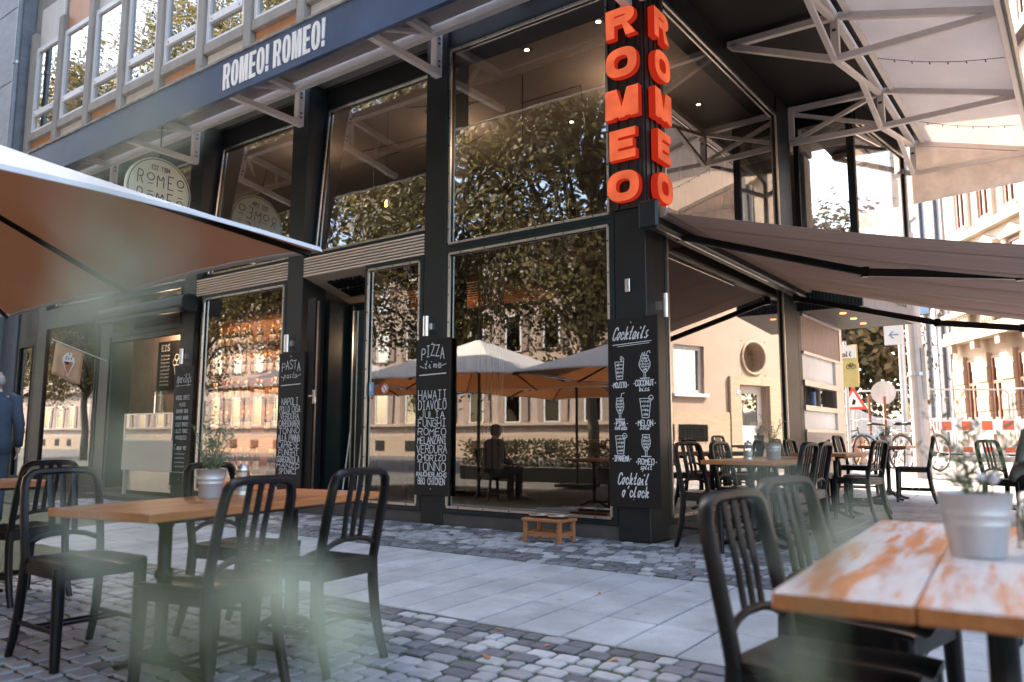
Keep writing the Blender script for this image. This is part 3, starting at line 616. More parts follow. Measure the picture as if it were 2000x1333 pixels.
# neighbouring stone-clad house and its downpipe
nb = thing('stone_house', 'blue-grey stone-clad house next to the cafe building', 'building', (-20,6.2,0))
m_slate = M('blue_grey_stone_slab', (.20,.22,.25), .6, var=.22, scale=2.2, streak=(1,1,2.5), bump=.15, bscale=8, rv=.10)
MB().box(-30,-17.02,6.36,16,0,13).obj('wall', m_slate, nb)
for r in range(5):
    for k in range(5):
        z = 3.3+r*1.62; x1 = -17.08-k*1.35; MB().cbox(x1-1.34, x1, 6.25, 6.355, z+.006, z+1.612, .008).obj('stone_slab', m_slate, nb)
MB().box(-17.06,-17.021,6.20,6.36,0,13).obj('corner_strip', m_slate, nb)
for k in range(3):
    x = -18.2-k*2; f = MB().box(x-.6,x+.6,6.22,6.36,.6,2.9).obj('window', m_wf, nb); MB().box(x-.52,x+.52,6.21,6.219,.68,2.82).obj('pane', m_pane, f)
dp = thing('downpipe', 'grey zinc downpipe between the cafe building and the stone house', 'pipe', (-16.9,6.1,0))
MB().cyl((-16.83,6.12,0),(-16.83,6.12,13),.055,12).obj('pipe', M('grey_zinc_pipe', (.22,.25,.28), .45, .4), dp)
for z in (3.4,6.5,8.35): MB().lathe([(.056,-.03),(.07,-.03),(.07,.03),(.056,.03)],12,(-16.83,6.12,z)).obj('bracket', m_zinc, dp)
# ---------------------------------------------------------------- canopy on the street side
cn = thing('street_canopy', 'long canopy with navy fascia and white steel brackets over the shop windows', 'canopy', (-9,5.8,5.4))
YC = 5.2; ZB, ZT = 4.95, 5.42
MB().cbox(-16.6,-1.9,YC-.03,YC+.03,ZB,ZT,.004).obj('fascia', m_navy, cn)
MB().box(-16.6,-1.9,YC-.05,YC+.05,ZT+.002,ZT+.03).obj('flashing', M('weathered_flashing', (.22,.21,.20), .8, var=.5, scale=9, bump=.6, bscale=20), cn)
m_soff = M('grey_soffit_panel', (.34,.30,.285), .55, var=.08)
MB().box(-16.6,-1.9,YC+.05,6.16,5.50,5.53).obj('soffit', m_soff, cn)
MB().bar((-16.6,YC+.07,5.44),(-1.9,YC+.07,5.44),.06,.06).obj('beam', m_white, cn)
MB().bar((-16.6,6.22,5.46),(-3.2,6.22,5.46),.08,.10).obj('beam', m_white, cn)
for i, (a, b) in enumerate(COLS[:5]):
    x = (a+b)/2+.05; k_ = MB()
    k_.bar((x,6.29,4.965),(x,6.29,5.50),.09,.09,(0,1,0)); k_.bar((x,6.245,5.445),(x,YC+.10,5.445),.07,.08); k_.bar((x,6.245,5.005),(x,YC+.03,5.015),.07,.07)
    k_.bar((x-.03,YC+.45,5.46),(x-.5,YC+.1,5.46),.05,.05); k_.bar((x-.03,6.2,5.46),(x-.55,YC+.5,5.47),.05,.05)
    o = k_.obj('bracket', m_white, cn); sc = MB()
    for z in (5.06,5.12,5.33,5.39): sc.box(x+.046,x+.052,6.27,6.30,z,z+.02)
    sc.obj('bolt', m_dot, o)
signtext((-8.12,YC-.031,5.035), (1,0,0), (0,0,1), 'ROMEO! ROMEO!', .322, .002, m_signw, cn, w=.44, st=.165, tt=.14)
MB().sweep([(-6.9,5.35,5.46),(-6.6,5.5,5.44),(-6.0,5.75,5.45)],.03,.018,n=8).obj('tube_light', m_chrome, cn)
# ---------------------------------------------------------------- canopy on the side street
sc_ = thing('side_canopy', 'white steel truss canopy with translucent panels on the side of the cafe', 'canopy', (-1.8,9,5.3))
XT, XO = -1.97, -.50; ZU, ZL = 5.49, 5.0; YN = [6.3,8.6,10.9,13.2]
MB().box(XC-.02,XT+.17,5.28,13.35,5.565,5.60).obj('dark_ceiling', m_black, sc_)
m_poly = M('translucent_panel', (.72,.64,.58), .22, var=.05, scale=2, trans=.6)
def panel_z(x): return 5.53+(x-XT)/(XO-XT)*(5.10-5.53)
prev = 5.0
for y in YN[1:]:
    MB().prism([(XT+.18,prev+.02,panel_z(XT+.18)),(XO+.04,prev+.02,panel_z(XO+.04)),(XO+.04,y-.02,panel_z(XO+.04)),(XT+.18,y-.02,panel_z(XT+.18))],(0,0,.012)).obj('panel', m_poly, sc_); prev = y
MB().cbox(XO+.03,XO+.09,4.9,13.3,4.88,5.16,.004).obj('fascia', m_white, sc_)
MB().cbox(XO+.092,XO+.12,4.9,13.3,4.86,5.20,.004).obj('edge_trim', m_steel, sc_)
MB().prism([(XT-.05,13.25,4.54),(XO+.02,13.25,4.62),(XO+.02,13.25,5.09),(XT-.05,13.25,5.50)],(0,.03,0)).obj('end_panel', M('beige_fabric_panel', (.62,.55,.51), .7, trans=.4), sc_)
MB().bar((XT,5.0,ZU),(XT,13.2,ZU),.07,.07).obj('chord', m_white, sc_); MB().bar((XT+.15,5.0,5.48),(XT+.15,13.2,5.48),.06,.05).obj('chord', m_white, sc_)
for j, y in enumerate(YN):
    b_ = MB(); b_.bar((XT,y,ZL-.03),(XT,y,ZU-.037),.08,.08,(0,1,0)); o = b_.obj('post', m_white, sc_)
    MB().box(XT-.02,XT+.02,y-.048,y-.042,5.3,5.33).obj('bolt', m_dot, o)
    MB().bar((XT+.042,y,ZU-.01),(XO+.03,y,5.06),.06,.07).obj('outer_chord', m_white, sc_); MB().bar((XT+.042,y+.003,ZL+.005),(XO+.03,y+.003,5.02),.06,.07).obj('outer_chord', m_white, sc_)
    w = MB()
    if j in (0, 2):
        w.bar((XC+.01,y,ZU+.03),(XT-.042,y,ZU+.0),.07,.07); w.bar((XC+.01,y,ZL+.04),(XT-.042,y,ZL),.07,.07); w.bar((XC+.04,y,ZL+.05),(XC+.04,y,ZU),.07,.07,(0,1,0))
        w.bar((XC+.08,y-.01,ZL+.06),(XT-.06,y-.01,ZU-.04),.05,.05); w.bar((XC+.08,y+.02,ZU-.04),(XT-.06,y+.02,ZL+.06),.05,.05)
    else:
        w.bar((XC+.01,y,ZU+.03),(XT-.042,y,ZU+.0),.07,.07); w.bar((XC+.05,y,ZU-.0),(XT-.042,y,ZL+.01),.07,.07)
    w.obj('wall_bracket', m_white, sc_)
    if j:
        y0 = YN[j-1]; MB().bar((XT-.005,y0+.04,ZL),(XT-.005,y-.05,ZU-.05),.055,.055).obj('diagonal', m_white, sc_)
        MB().bar((XT-.012,(y0+y)/2+.05,(ZL+ZU)/2+.0),(XT-.012,y-.042,ZL-.01),.055,.055).obj('diagonal', m_white, sc_)
def wire(y):
    t = thing('festoon_wire', 'thin wire with small hooks strung under the white panels, '+('nearer one' if y < 10 else 'farther one'), 'wire', (-1.2,y,5.2)); n = 14
    pts = [(XT+.2+(XO-XT-.2)*k/n, y, panel_z(XT+.2+(XO-XT-.2)*k/n)-.05-.05*math.sin(math.pi*k/n)) for k in range(n+1)]
    MB().sweep(pts,.004,n=5).obj('wire', m_blk, t)
    for k in range(2, n, 2): p = pts[k]; MB().sweep([p,(p[0],p[1],p[2]-.02),(p[0]+.008,p[1],p[2]-.03)],.006,n=5).obj('hook', m_blk, t)
wire(9.75); wire(12.05)
# corner letters
m_ribs = M('black_ribbed_cladding', (.012,.012,.013), .45)
sg = thing('corner_letter_sign', 'glowing orange ROMEO letters stacked down both sides of the corner pillar', 'sign', (-3.3,6.3,3))
bk = MB(); bk.box(-3.50,-3.16,6.325,6.357,3.02,5.45); bk.box(-3.176,-3.145,6.36,6.74,3.02,5.45)
for x in (-3.43,-3.33,-3.24): bk.box(x-.012,x+.012,6.31,6.325,3.02,5.45)
for y in (6.45,6.55,6.65): bk.box(-3.145,-3.13,y-.012,y+.012,3.02,5.45)
bk.obj('ribbed_backing', m_ribs, sg)
for i, ch in enumerate('ROMEO'):
    hh = .295; z0 = 4.815-hh/2-i*.40
    ww = {'R':1.10,'O':1.14,'M':1.04,'E':1.10}[ch]
    l = MB(); adv = glyph_mesh(ch, ww, .34, .29, .085, .045)[1]
    letter(l, ch, ww, .34, .29, .085, .045, lambda p: V(-3.335+(p.x-adv/2)*hh, 6.275-p.z*hh, z0+p.y*hh), True); l.obj('letter', [m_orangef, m_oranges], sg)
    l = MB(); letter(l, ch, ww, .34, .29, .085, .045, lambda p: V(-3.09+p.z*hh, 6.55+(p.x-adv/2)*hh, z0+p.y*hh), True); l.obj('letter', [m_orangef, m_oranges], sg)
MB().sweep([(-3.27,6.30,5.08),(-3.22,6.28,5.12),(-3.14,6.33,5.05)],.006,n=6).obj('cable', m_blk, sg)
# ---------------------------------------------------------------- awning on the side street
m_awn = M('brown_awning_cloth', (.54,.42,.355), .85, var=.08, scale=2, streak=(.3,6,1), trans=.62)
aw = thing('folding_awning', 'extended brown folding-arm awning over the side tables', 'awning', (-3,8.5,2.9))
ca = MB(); ca.cbox(-3.12,-2.98,6.16,10.75,2.78,2.97,.02); ca.cbox(-3.13,-2.94,6.12,6.19,2.74,3.0,.02); ca.cbox(-3.13,-2.94,10.72,10.79,2.74,3.0,.02); ca.obj('cassette', m_steel, aw)
MB().bar((-3.0,6.2,2.765),(-3.0,9.2,2.765),.02,.012).obj('trim', m_chrome, aw)
MB().cyl((-2.95,6.22,2.90),(-2.95,10.7,2.90),.05,14).obj('roller', m_awn, aw)
AE = .75
def az(x, v): return 2.93-.245*(x+3.05)-.05*math.sin(math.pi*(x+3.05)/(AE+3.05))+.016*math.sin(v*19+.4*math.sin(x*2))*min(1,(x+3.05)*.6)
c = MB(); nu, nv_ = 24, 40
for i in range(nu+1):
    for j in range(nv_+1):
        x = -3.02+(AE+3.02)*i/nu; v = j/nv_; c.v.append((x, 6.24+4.5*v, az(x, v)-.012*math.sin(math.pi*v)))
for i in range(nu):
    for j in range(nv_): k = i*(nv_+1)+j; c.f.append((k,k+nv_+1,k+nv_+2,k+1)); c.mi.append(0)
o = c.obj('cloth', m_awn, aw, True); sm = o.modifiers.new('solid','SOLIDIFY'); sm.thickness = .002
for k in range(1,8):
    v = k/8; MB().sweep([(x_, 6.24+4.5*v, az(x_,v)-.012*math.sin(math.pi*v)-.006) for x_ in [-3.0+(AE+2.95)*i/14 for i in range(15)]], .009, .001, n=6).obj('seam', m_awn, aw)
MB().cbox(AE-.02,AE+.06,6.2,10.8,az(AE,0)-.06,az(AE,0)+.04,.01).obj('front_bar', m_steel, aw)
def arm(*pts):
    a = MB(); w, h = .045, .06
    for p, q in zip(pts[:-1], pts[1:]): a.sweep([p, q], .024, .036, n=8, sq=.6)
    for p in pts: a.cyl((p[0],p[1],p[2]-.045),(p[0],p[1],p[2]+.045),.04,10)
    a.obj('arm', m_blk, aw)
arm((-3.02,6.78,2.80),(-1.59,7.6,2.42),(-.40,7.6,2.245),(AE,7.3,az(AE,0)-.02)); arm((-3.02,10.35,2.73),(-1.41,10.4,2.275),(-.56,10.4,2.14),(AE,10.2,az(AE,0)-.05))
# closed awning box over the ice cream hatch
ab = thing('closed_awning_box', 'closed dark awning box over the ice cream hatch', 'awning', (-11.5,6.2,2.8))
MB().sweep([(-12.75,6.2,2.84),(-10.32,6.2,2.84)],.12,.115,n=12,sq=.7).obj('box', m_steel, ab); MB().cbox(-12.75,-10.33,6.055,6.12,2.70,2.75,.006).obj('front_bar', m_steel, ab)
for x in (-12.78,-10.30): MB().sweep([(x-.02,6.2,2.83),(x+.02,6.2,2.83)],.14,.13,n=12,sq=.8).obj('end_cap', m_blk, ab)
# ---------------------------------------------------------------- chalkboards
def board(name, label, cat, x0, x1, z0, z1, draw, y=YF-.012):
    t = thing(name, label, cat, ((x0+x1)/2, y, z0)); MB().cbox(x0,x1,y-.012,y+.010,z0,z1,.003).obj('panel', m_board, t)
    F = lambda p: V(p.x, y-.0145-p.z, p.y); mb = MB(); draw(mb, F); mb.obj('chalk_writing', m_chalk, t)
    s_ = MB(); 
    for z in (z0+.07, z1-.05): s_.lathe([(0,-.018),(.006,-.018),(.006,-.012),(0,-.012)][::-1],8,((x0+x1)/2-.01,y,z),'y')
    s_.obj('screw', m_chrome, t); return t
CW = .0085
def d_pizza(mb, F):
    x0, x1 = -5.985, -5.485
    for i, ch in enumerate('PIZZA'): k = i-2; text(mb, ch, x0+.085+i*.069, x0+.085+i*.069+.052, 1.80-.010*k*k, .12, CW*1.15, F)
    text(mb, 'time', x0+.12, x1-.13, 1.66, .085, CW*.8, F, slant=.25, sm=True); line2(mb, [(x0+.06,1.69),(x0+.12,1.668)], CW*.8, F); line2(mb, [(x1-.15,1.675),(x1-.06,1.70)], CW*.8, F)
    line2(mb, [(x0+.06,1.59),(x1-.06,1.60)], .012, F)
    rows = [('HAWAII',.045,.10),('DIAVOLO',.05,.095),('JULIA',.075,.075),('FUNGHI',.05,.075),('ROMEO',.05,.075),('MELANZANI',.045,.075),('VERDURA',.035,.085),('CHORIZO',.05,.065),('TONNO',.05,.09),('RAUCHERLACHS',.035,.045),('BBQ CHICKEN',.06,.065)]
    z = 1.44
    for s_, mg, h in rows: z -= h+.016; text(mb, s_, x0+mg, x1-mg, z, h, CW, F, jit=.05)
board('pizza_chalkboard', 'tall black chalkboard listing pizzas, headed PIZZA time', 'chalkboard', -5.985, -5.485, .30, 1.985, d_pizza)
def d_pasta(mb, F):
    x0, x1 = -8.39, -7.89
    for i, ch in enumerate('PASTA'): k = i-2; text(mb, ch, x0+.07+i*.075, x0+.07+i*.075+.055, 1.78-.009*k*k, .11, CW*1.1, F)
    text(mb, 'pasta', x0+.11, x1-.14, 1.66, .075, CW*.8, F, slant=.25, sm=True); line2(mb, [(x0+.05,1.685),(x0+.11,1.665)], CW*.8, F); line2(mb, [(x1-.15,1.67),(x1-.06,1.70)], CW*.8, F)
    line2(mb, [(x0+.06,1.57),(x1-.06,1.58)], .012, F)
    rows = [('NAPOLI',.09,.085),('POLLO CASA',.05,.08),('VERDURA',.07,.07),('CARBONARA',.045,.08),('TONNO',.05,.07),('ALLA PANNA',.04,.075),('CAPRESE',.04,.085),('FUNGHI',.06,.07),('GORGONZOLA',.03,.075),('MANZO',.03,.05),('SPINACI',.08,.06)]
    z = 1.42
    for s_, mg, h in rows: z -= h+.014; text(mb, s_, x0+mg, x1-mg, z, h, CW, F, jit=.05)
board('pasta_chalkboard', 'tall black chalkboard listing pasta dishes beside the entrance', 'chalkboard', -8.39, -7.89, .30, 1.985, d_pasta)
def d_aper(mb, F):
    x0, x1 = -10.82, -10.32
    text(mb, 'Aperitifs', x0+.07, x1-.06, 1.70, .13, CW, F, slant=.15, sm=True); line2(mb, [(x0+.06,1.655),(x1-.06,1.665)], CW*.7, F)
    rows = [('APEROL SPRITZ',.08,.06),('HUGO',.17,.05),('CAMPARI SODA',.10,.05),('CAMPARI ORANGE',.08,.05),('LILLET SPRITZ',.09,.05),('LILLET TONIC',.09,.05),('PROSECCO',.11,.05)]; z = 1.56
    for s_, mg, h in rows: z -= h+.045; text(mb, s_, x0+mg, x1-mg, z, h, CW*.8, F)
    text(mb, 'Champagner', x0+.09, x1-.09, .74, .075, CW*.9, F, slant=.1, sm=True)
    for k in range(4): line2(mb, [(x0+.11+i*.02, .67-k*.06+(.03 if i%2 else 0)*rnd.uniform(.5,1)) for i in range(14)], CW*.6, F)
    line2(mb, [(x0+.04,.72),(x0+.04,.42),(x1-.05,.42)], CW*.6, F)
board('aperitif_chalkboard', 'tall black chalkboard listing aperitifs beside the ice cream hatch', 'chalkboard', -10.82, -10.32, .25, 1.945, d_aper)
def d_cock(mb, F):
    x0 = -3.565
    text(mb, 'Cocktails', x0+.045, x0+.40, 1.80, .115, CW*1.25, F, slant=.35, sm=True); line2(mb, [(x0+.05,1.755),(x0+.44,1.775)], CW*.8, F); line2(mb, [(x0+.10,1.74),(x0+.42,1.757)], CW*.6, F)
    def scrib(pts_l, pts_r, z0, z1, n):
        for k in range(n):
            t = (k+.5)/n; z = z0+(z1-z0)*t
            xl = pts_l(t)+.008; xr = pts_r(t)-.008; q = [(xl+(xr-xl)*i/9, z+(.010 if i % 2 else -.010)*rnd.uniform(.4,1)) for i in range(10)]; line2(mb, q, CW*.5, F)
            for _ in range(3): xx = rnd.uniform(xl, xr); line2(mb, [(xx,z-.011),(xx+rnd.uniform(-.01,.01),z+.011)], CW*.5, F)
    def glass(cx, z0, h, wb, wt, stem, mid=None):
        zb = z0+(.055 if stem else 0); 
        def hw(t): return (wb+(wt-wb)*t if mid is None else (wb*(1-t)+wt*t)+mid*math.sin(math.pi*min(1,t*1.15)))/2
        n_ = 8; L_ = [(cx-hw(i/n_), zb+(h-zb+z0)*i/n_) for i in range(n_+1)]; R_ = [(2*cx-x, z) for x, z in L_]
        line2(mb, L_, CW*.8, F); line2(mb, R_, CW*.8, F); line2(mb, [L_[0],R_[0]], CW*.8, F); line2(mb, [L_[-1],R_[-1]], CW*.7, F)
        if stem: line2(mb, [(cx-.008,zb),(cx-.008,z0+.008)], CW*.7, F); line2(mb, [(cx+.008,zb),(cx+.008,z0+.008)], CW*.7, F); line2(mb, [(cx-.045,z0),(cx+.045,z0)], CW, F)
        scrib(lambda t: cx-hw(t), lambda t: cx+hw(t), zb+.01, z0+h-.01, max(4, int((h-.05)/.03)))
    ca_, cb_ = x0+.115, x0+.37
    glass(ca_, 1.44, .16, .06, .09, False); line2(mb, arc(ca_+.035,1.62,.012,.02,0,360,8), CW*.6, F); line2(mb, arc(ca_+.02,1.63,.010,.02,0,360,8), CW*.6, F)
    text(mb, 'MOJITO', x0+.055, x0+.185, 1.365, .048, CW, F)
    glass(cb_, 1.44, .20, .03, .075, True, .06); line2(mb, [(cb_+.02,1.64),(cb_+.03,1.68),(cb_+.05,1.685),(cb_+.055,1.665)], CW*.7, F); line2(mb, [(cb_-.03,1.64),(cb_-.02,1.67),(cb_-.01,1.64),(cb_,1.675),(cb_+.01,1.64)], CW*.7, F)
    text(mb, 'COCONUT', x0+.275, x0+.455, 1.375, .05, CW, F); text(mb, 'kiss', x0+.31, x0+.41, 1.325, .045, CW*.8, F, slant=.2, sm=True)
    glass(ca_, 1.08, .19, .035, .065, True, .03); line2(mb, [(ca_+.01,1.27),(ca_+.02,1.31),(ca_+.045,1.315)], CW*.8, F)
    text(mb, 'PINA', x0+.075, x0+.165, 1.02, .045, CW, F); line2(mb, [(x0+.105,1.075),(x0+.115,1.082),(x0+.125,1.073),(x0+.135,1.08)], CW*.6, F); text(mb, 'colada', x0+.06, x0+.18, .985, .04, CW*.8, F, slant=.15, sm=True)
    glass(cb_, 1.09, .17, .065, .11, False); line2(mb, arc(cb_+.055,1.265,.022,.022,0,360,10), CW*.7, F)
    text(mb, 'MELON', x0+.295, x0+.44, 1.02, .048, CW, F); text(mb, 'sour', x0+.31, x0+.42, .985, .042, CW*.8, F, slant=.2, sm=True)
    glass(ca_, .77, .16, .065, .095, False); line2(mb, arc(ca_+.045,.93,.022,.022,0,360,10), CW*.7, F)
    text(mb, 'IPANEMA', x0+.05, x0+.20, .705, .048, CW, F)
    glass(cb_, .75, .19, .03, .07, True, .035)
    text(mb, 'ROMEO', x0+.29, x0+.445, .68, .05, CW, F); text(mb, 'split', x0+.31, x0+.42, .635, .045, CW*.8, F, slant=.2, sm=True)
    for dx, z in ((.04,1.385),(.20,1.385),(.26,1.395),(.47,1.395),(.055,1.04),(.185,1.04),(.275,1.04),(.46,1.04),(.035,.725),(.215,.725),(.27,.70),(.465,.70)): line2(mb, [(x0+dx,z),(x0+dx+.004,z)], .009, F)
    text(mb, 'Cocktail', x0+.08, x0+.38, .50, .10, CW*1.2, F, slant=.25, sm=True); text(mb, "o'clock", x0+.12, x0+.38, .39, .095, CW*1.2, F, slant=.2, sm=True)
board('cocktail_chalkboard', 'tall black chalkboard with cocktail glasses drawn in chalk on the corner pillar', 'chalkboard', -3.57, -3.065, .30, 2.005, d_cock)
# wall lamps
def wlamp(x, y, z, label, dx=0):
    t = thing('wall_lamp', label, 'lamp', (x,y,z)); MB().cyl((x,y,z-.11),(x,y,z+.11),.035,16).obj('tube', m_inox, t)
    if dx: MB().box(x-dx*.07-.0,x-dx*.03,y-.025,y+.025,z-.045,z+.045).obj('mount', m_inox, t)
    else: MB().box(x-.02,x+.06,y+.03,y+.07,z-.035,z+.035).obj('mount', m_inox, t)
wlamp(-5.80,6.29,2.12,'steel tube wall lamp over the pizza board'); wlamp(-8.19,6.29,2.10,'steel tube wall lamp over the pasta board'); wlamp(-10.58,6.29,2.08,'steel tube wall lamp over the aperitif board')
t = thing('wall_lamp','steel tube wall lamp on the side of the corner pillar','lamp',(-3.09,6.57,2.12)); MB().cyl((-3.09,6.57,2.01),(-3.09,6.57,2.23),.035,16).obj('tube', m_inox, t); MB().box(-3.177,-3.12,6.54,6.60,2.08,2.16).obj('mount', m_inox, t)
t = thing('key_box','small steel key switch box on the corner pillar','switch',(-3.36,6.35,2.3)); MB().cbox(-3.385,-3.335,6.335,6.359,2.24,2.365,.004).obj('plate', m_inox, t); MB().cyl((-3.36,6.32,2.3),(-3.36,6.336,2.3),.014,10).obj('lock', m_chrome, t)
# round hanging sign
rs = thing('round_hanging_sign', 'round cream hanging sign reading EST 1984 ROMEO ROMEO', 'sign', (-10.6,5.8,4.42))
MB().lathe([(0,-.03),(.485,-.03),(.49,-.025),(.49,.025),(.485,.03),(0,.03)],48,(-10.6,5.8,4.42),'x').obj('disc', M('cream_sign', (.78,.76,.62), .5, var=.04), rs)
rm = MB(); F = lambda p: V(-10.568+p.z, 5.8+p.x, 4.42+p.y); ring = arc(0,0,.462,.462,0,360,48); stroke(rm, ring, .012, F); rm.obj('border_ring', m_black, rs); rm = MB()
text(rm, 'EST 1984', -.13, .14, .30, .065, .010, F); 
x = -.33
for ch, wd in (('R',.10),('O',.12),('M',.13),('E',.10),('O',.12)):
    if ch == 'O': stroke(rm, arc(x+.055,.185,.052,.052,0,360,20), .014, F); stroke(rm, [(x+.02,.085),(x+.09,.085)], .012, F)
    else: text(rm, ch, x, x+wd*.75, .06, .19, .014, F)
    x += wd+.035
x = -.33
for ch, wd in (('R',.10),('O',.12),('M',.13),('E',.10),('O',.12)):
    if ch == 'O': stroke(rm, arc(x+.055,-.13,.052,.052,0,360,20), .014, F); stroke(rm, [(x+.02,-.03),(x+.09,-.03)], .012, F)
    else: text(rm, ch, x, x+wd*.75, -.20, .19, .014, F)
    x += wd+.035
rm.obj('lettering', m_black, rs); MB().bar((-10.6,6.2,4.42),(-10.6,6.355,4.42),.03,.03).obj('bracket', m_blk, rs); MB().bar((-10.6,5.8,4.9),(-10.6,5.8,5.41),.015,.015).obj('rod', m_blk, rs)
# flag with ice cream cone
fl = thing('paper_flag', 'brown paper flag with an ice cream cone on a white rod', 'flag', (-12.9,5.9,2.2))
MB().cyl((-12.9,5.50,2.42),(-12.9,6.36,2.15),.010,8).obj('rod', m_tile_white, fl)
pl = MB(); nx_, ny_ = 8, 8
for i in range(nx_+1):
    for j in range(ny_+1):
        u, v = i/nx_, j/ny_; y = 5.56+.44*u-.05*v; pl.v.append((-12.9+.03*math.sin(u*5+v*2)*v, y, 2.40-.31*(5.56+.44*u-5.50)-.50*v+.01*math.sin(u*6)*v))
for i in range(nx_):
    for j in range(ny_): k = i*(ny_+1)+j; pl.f.append((k,k+ny_+1,k+ny_+2,k+1)); pl.mi.append(0)
pf = pl.obj('paper', M('kraft_paper', (.62,.36,.20), .7, var=.06), fl, True); pf.modifiers.new('s','SOLIDIFY').thickness = .002
co_ = MB(); F = lambda a, b: (-12.862, 5.745+a, 2.06+b)
co_.poly([F(*q) for q in ((0,-.21),(.10,.02),(.085,.10),(.04,.17),(-.03,.165),(-.085,.10),(-.09,.03))]); co_.obj('cone_outline', m_tile_white, pf)
co_ = MB(); F = lambda a, b: (-12.858, 5.745+a, 2.06+b); co_.poly([F(*q) for q in ((0,-.185),(.075,.02),(-.07,.03))]); co_.obj('cone_wafer', M('wafer', (.42,.16,.07), .6), pf)
co_ = MB(); co_.poly([F(*q) for q in ((-.07,.032),(0,-.03),(.01,.024))]); co_.obj('cone_napkin', M('napkin_blue', (.15,.25,.27), .6), pf)
co_ = MB()
for a, b in ((-.04,.09),(.0,.13),(.03,.06),(.05,.10),(-.01,.06),(-.05,.06)): co_.quad(F(a,b),F(a+.02,b+.005),F(a+.022,b+.03),F(a+.005,b+.028))
co_.obj('cone_sauce', M('sauce', (.40,.05,.05), .5), pf)
# ice cream counter
ic = thing('ice_cream_counter', 'beige ice cream counter with glass display in the open hatch', 'counter', (-11.4,6.6,0))
MB().cbox(-12.12,-10.74,6.30,6.32,.42,.865,.004).obj('front_panel', M('beige_lacquer', (.62,.53,.46), .5, var=.03), ic)
MB().box(-12.05,-10.78,6.34,7.0,.12,.86).obj('cabinet', m_inox, ic)
fr = MB(); 
for x in (-12.10,-10.76): fr.box(x-.012,x+.012,6.30,6.325,.90,1.27)
fr.box(-12.10,-10.76,6.30,6.325,1.255,1.275); fr.box(-12.10,-10.76,6.30,6.9,.867,.90); fr.obj('display_frame', m_chrome, ic)
MB().quad((-12.09,6.312,.90),(-10.77,6.312,.90),(-10.77,6.312,1.255),(-12.09,6.312,1.255)).obj('display_glass', m_glassR, ic)
for k in range(6): MB().box(-12.0+k*.2,-11.83+k*.2,6.42,6.85,.91,.97).obj('ice_tub', M('ice_'+str(k), ((.6,.5,.4),(.5,.2,.2),(.6,.55,.3),(.25,.15,.1),(.55,.6,.5),(.6,.6,.6))[k], .5), ic)
for k in range(5): MB().box(-11.6,-10.76,6.30,6.312,.17+k*.05,.20+k*.05).obj('grille_slat', m_inox, ic)
MB().box(-12.05,-12.0,6.30,6.34,.06,.42).obj('leg', m_lbeige, ic)
MB().box(-15.2,-10.8,7.6,7.62,.05,2.9).obj('hatch_wall', M('rose_plaster', (.30,.22,.19), .8), cafe)
t = thing('cone_dispenser','clear cone dispenser tube with copper base on the ice cream counter','dispenser',(-11.55,6.55,.9)); MB().cyl((-11.55,6.55,1.0),(-11.55,6.55,1.62),.09,16).obj('tube', m_clear, t); MB().cyl((-11.55,6.55,.90),(-11.55,6.55,1.12),.092,16).obj('copper_base', M('copper', (.55,.25,.13), .3, .9), t)
def d_ice(mb, F):
    F0 = F; F = lambda p: F0(V(p.x-1.68, p.y+.33, p.z)); text(mb, 'EIS', -11.7, -11.45, 2.12, .10, .012, F)
    for k in range(9): line2(mb, [(-11.72+i*.022, 2.02-k*.065+(.032 if i%2 else 0)*rnd.uniform(.5,1)) for i in range(14)], .007, F)
    line2(mb, [(-11.2,1.55),(-11.28,1.85),(-11.12,1.85),(-11.2,1.55)], .010, F)
    for q in ((-11.26,1.9),(-11.14,1.9),(-11.2,1.98)): line2(mb, arc(q[0],q[1],.06,.06,0,360,12), .010, F)
board('ice_cream_chalkboard', 'small chalkboard with an ice cream drawing on the wall inside the hatch', 'chalkboard', -13.5, -12.75, 1.75, 2.62, d_ice, y=7.58)
# stickers on the narrow window
stk = thing('blue_sticker','small blue notice sticker on the narrow window beside the door','sticker',(-6.72,YF+.028,1.4)); MB().box(-6.775,-6.70,YF+.024,YF+.0275,1.40,1.55).obj('sticker', M('sticker_blue', (.20,.42,.62), .5), stk); MB().box(-6.76,-6.735,YF+.022,YF+.0235,1.45,1.53).obj('print', m_tile_white, stk)
MB().box(-6.74,-6.71,YF+.024,YF+.0275,1.355,1.385).obj('red_print', M('sticker_red', (.5,.03,.02), .5), stk)
ns = thing('round_ban_sticker','round red and white prohibition sticker on the narrow window','sticker',(-6.5,YF+.028,1.45)); MB().lathe([(0,0),(.058,0),(.058,-.003),(0,-.003)],24,(-6.52,YF+.027,1.47),'y').obj('disc', m_tile_white, ns)
q = MB(); stroke(q, arc(0,0,.05,.05,0,360,24), .012, lambda p: V(-6.52+p.x,YF+.0225-p.z,1.47+p.y)); stroke(q, [(-.03,.04),(.03,-.04)], .011, lambda p: V(-6.52+p.x,YF+.0225-p.z,1.47+p.y)); q.obj('red_ring', bpy.data.materials['sticker_red'], ns)
ez = thing('leaning_rods','two thin pale rods leaning in the doorway','rods',(-7.5,6.7,.05))
MB().cyl((-7.62,6.75,.05),(-7.70,6.95,1.0),.010,6).obj('rod', m_tile_white, ez); MB().cyl((-7.35,6.75,.05),(-7.48,6.95,1.0),.010,6).obj('rod', m_tile_white, ez)
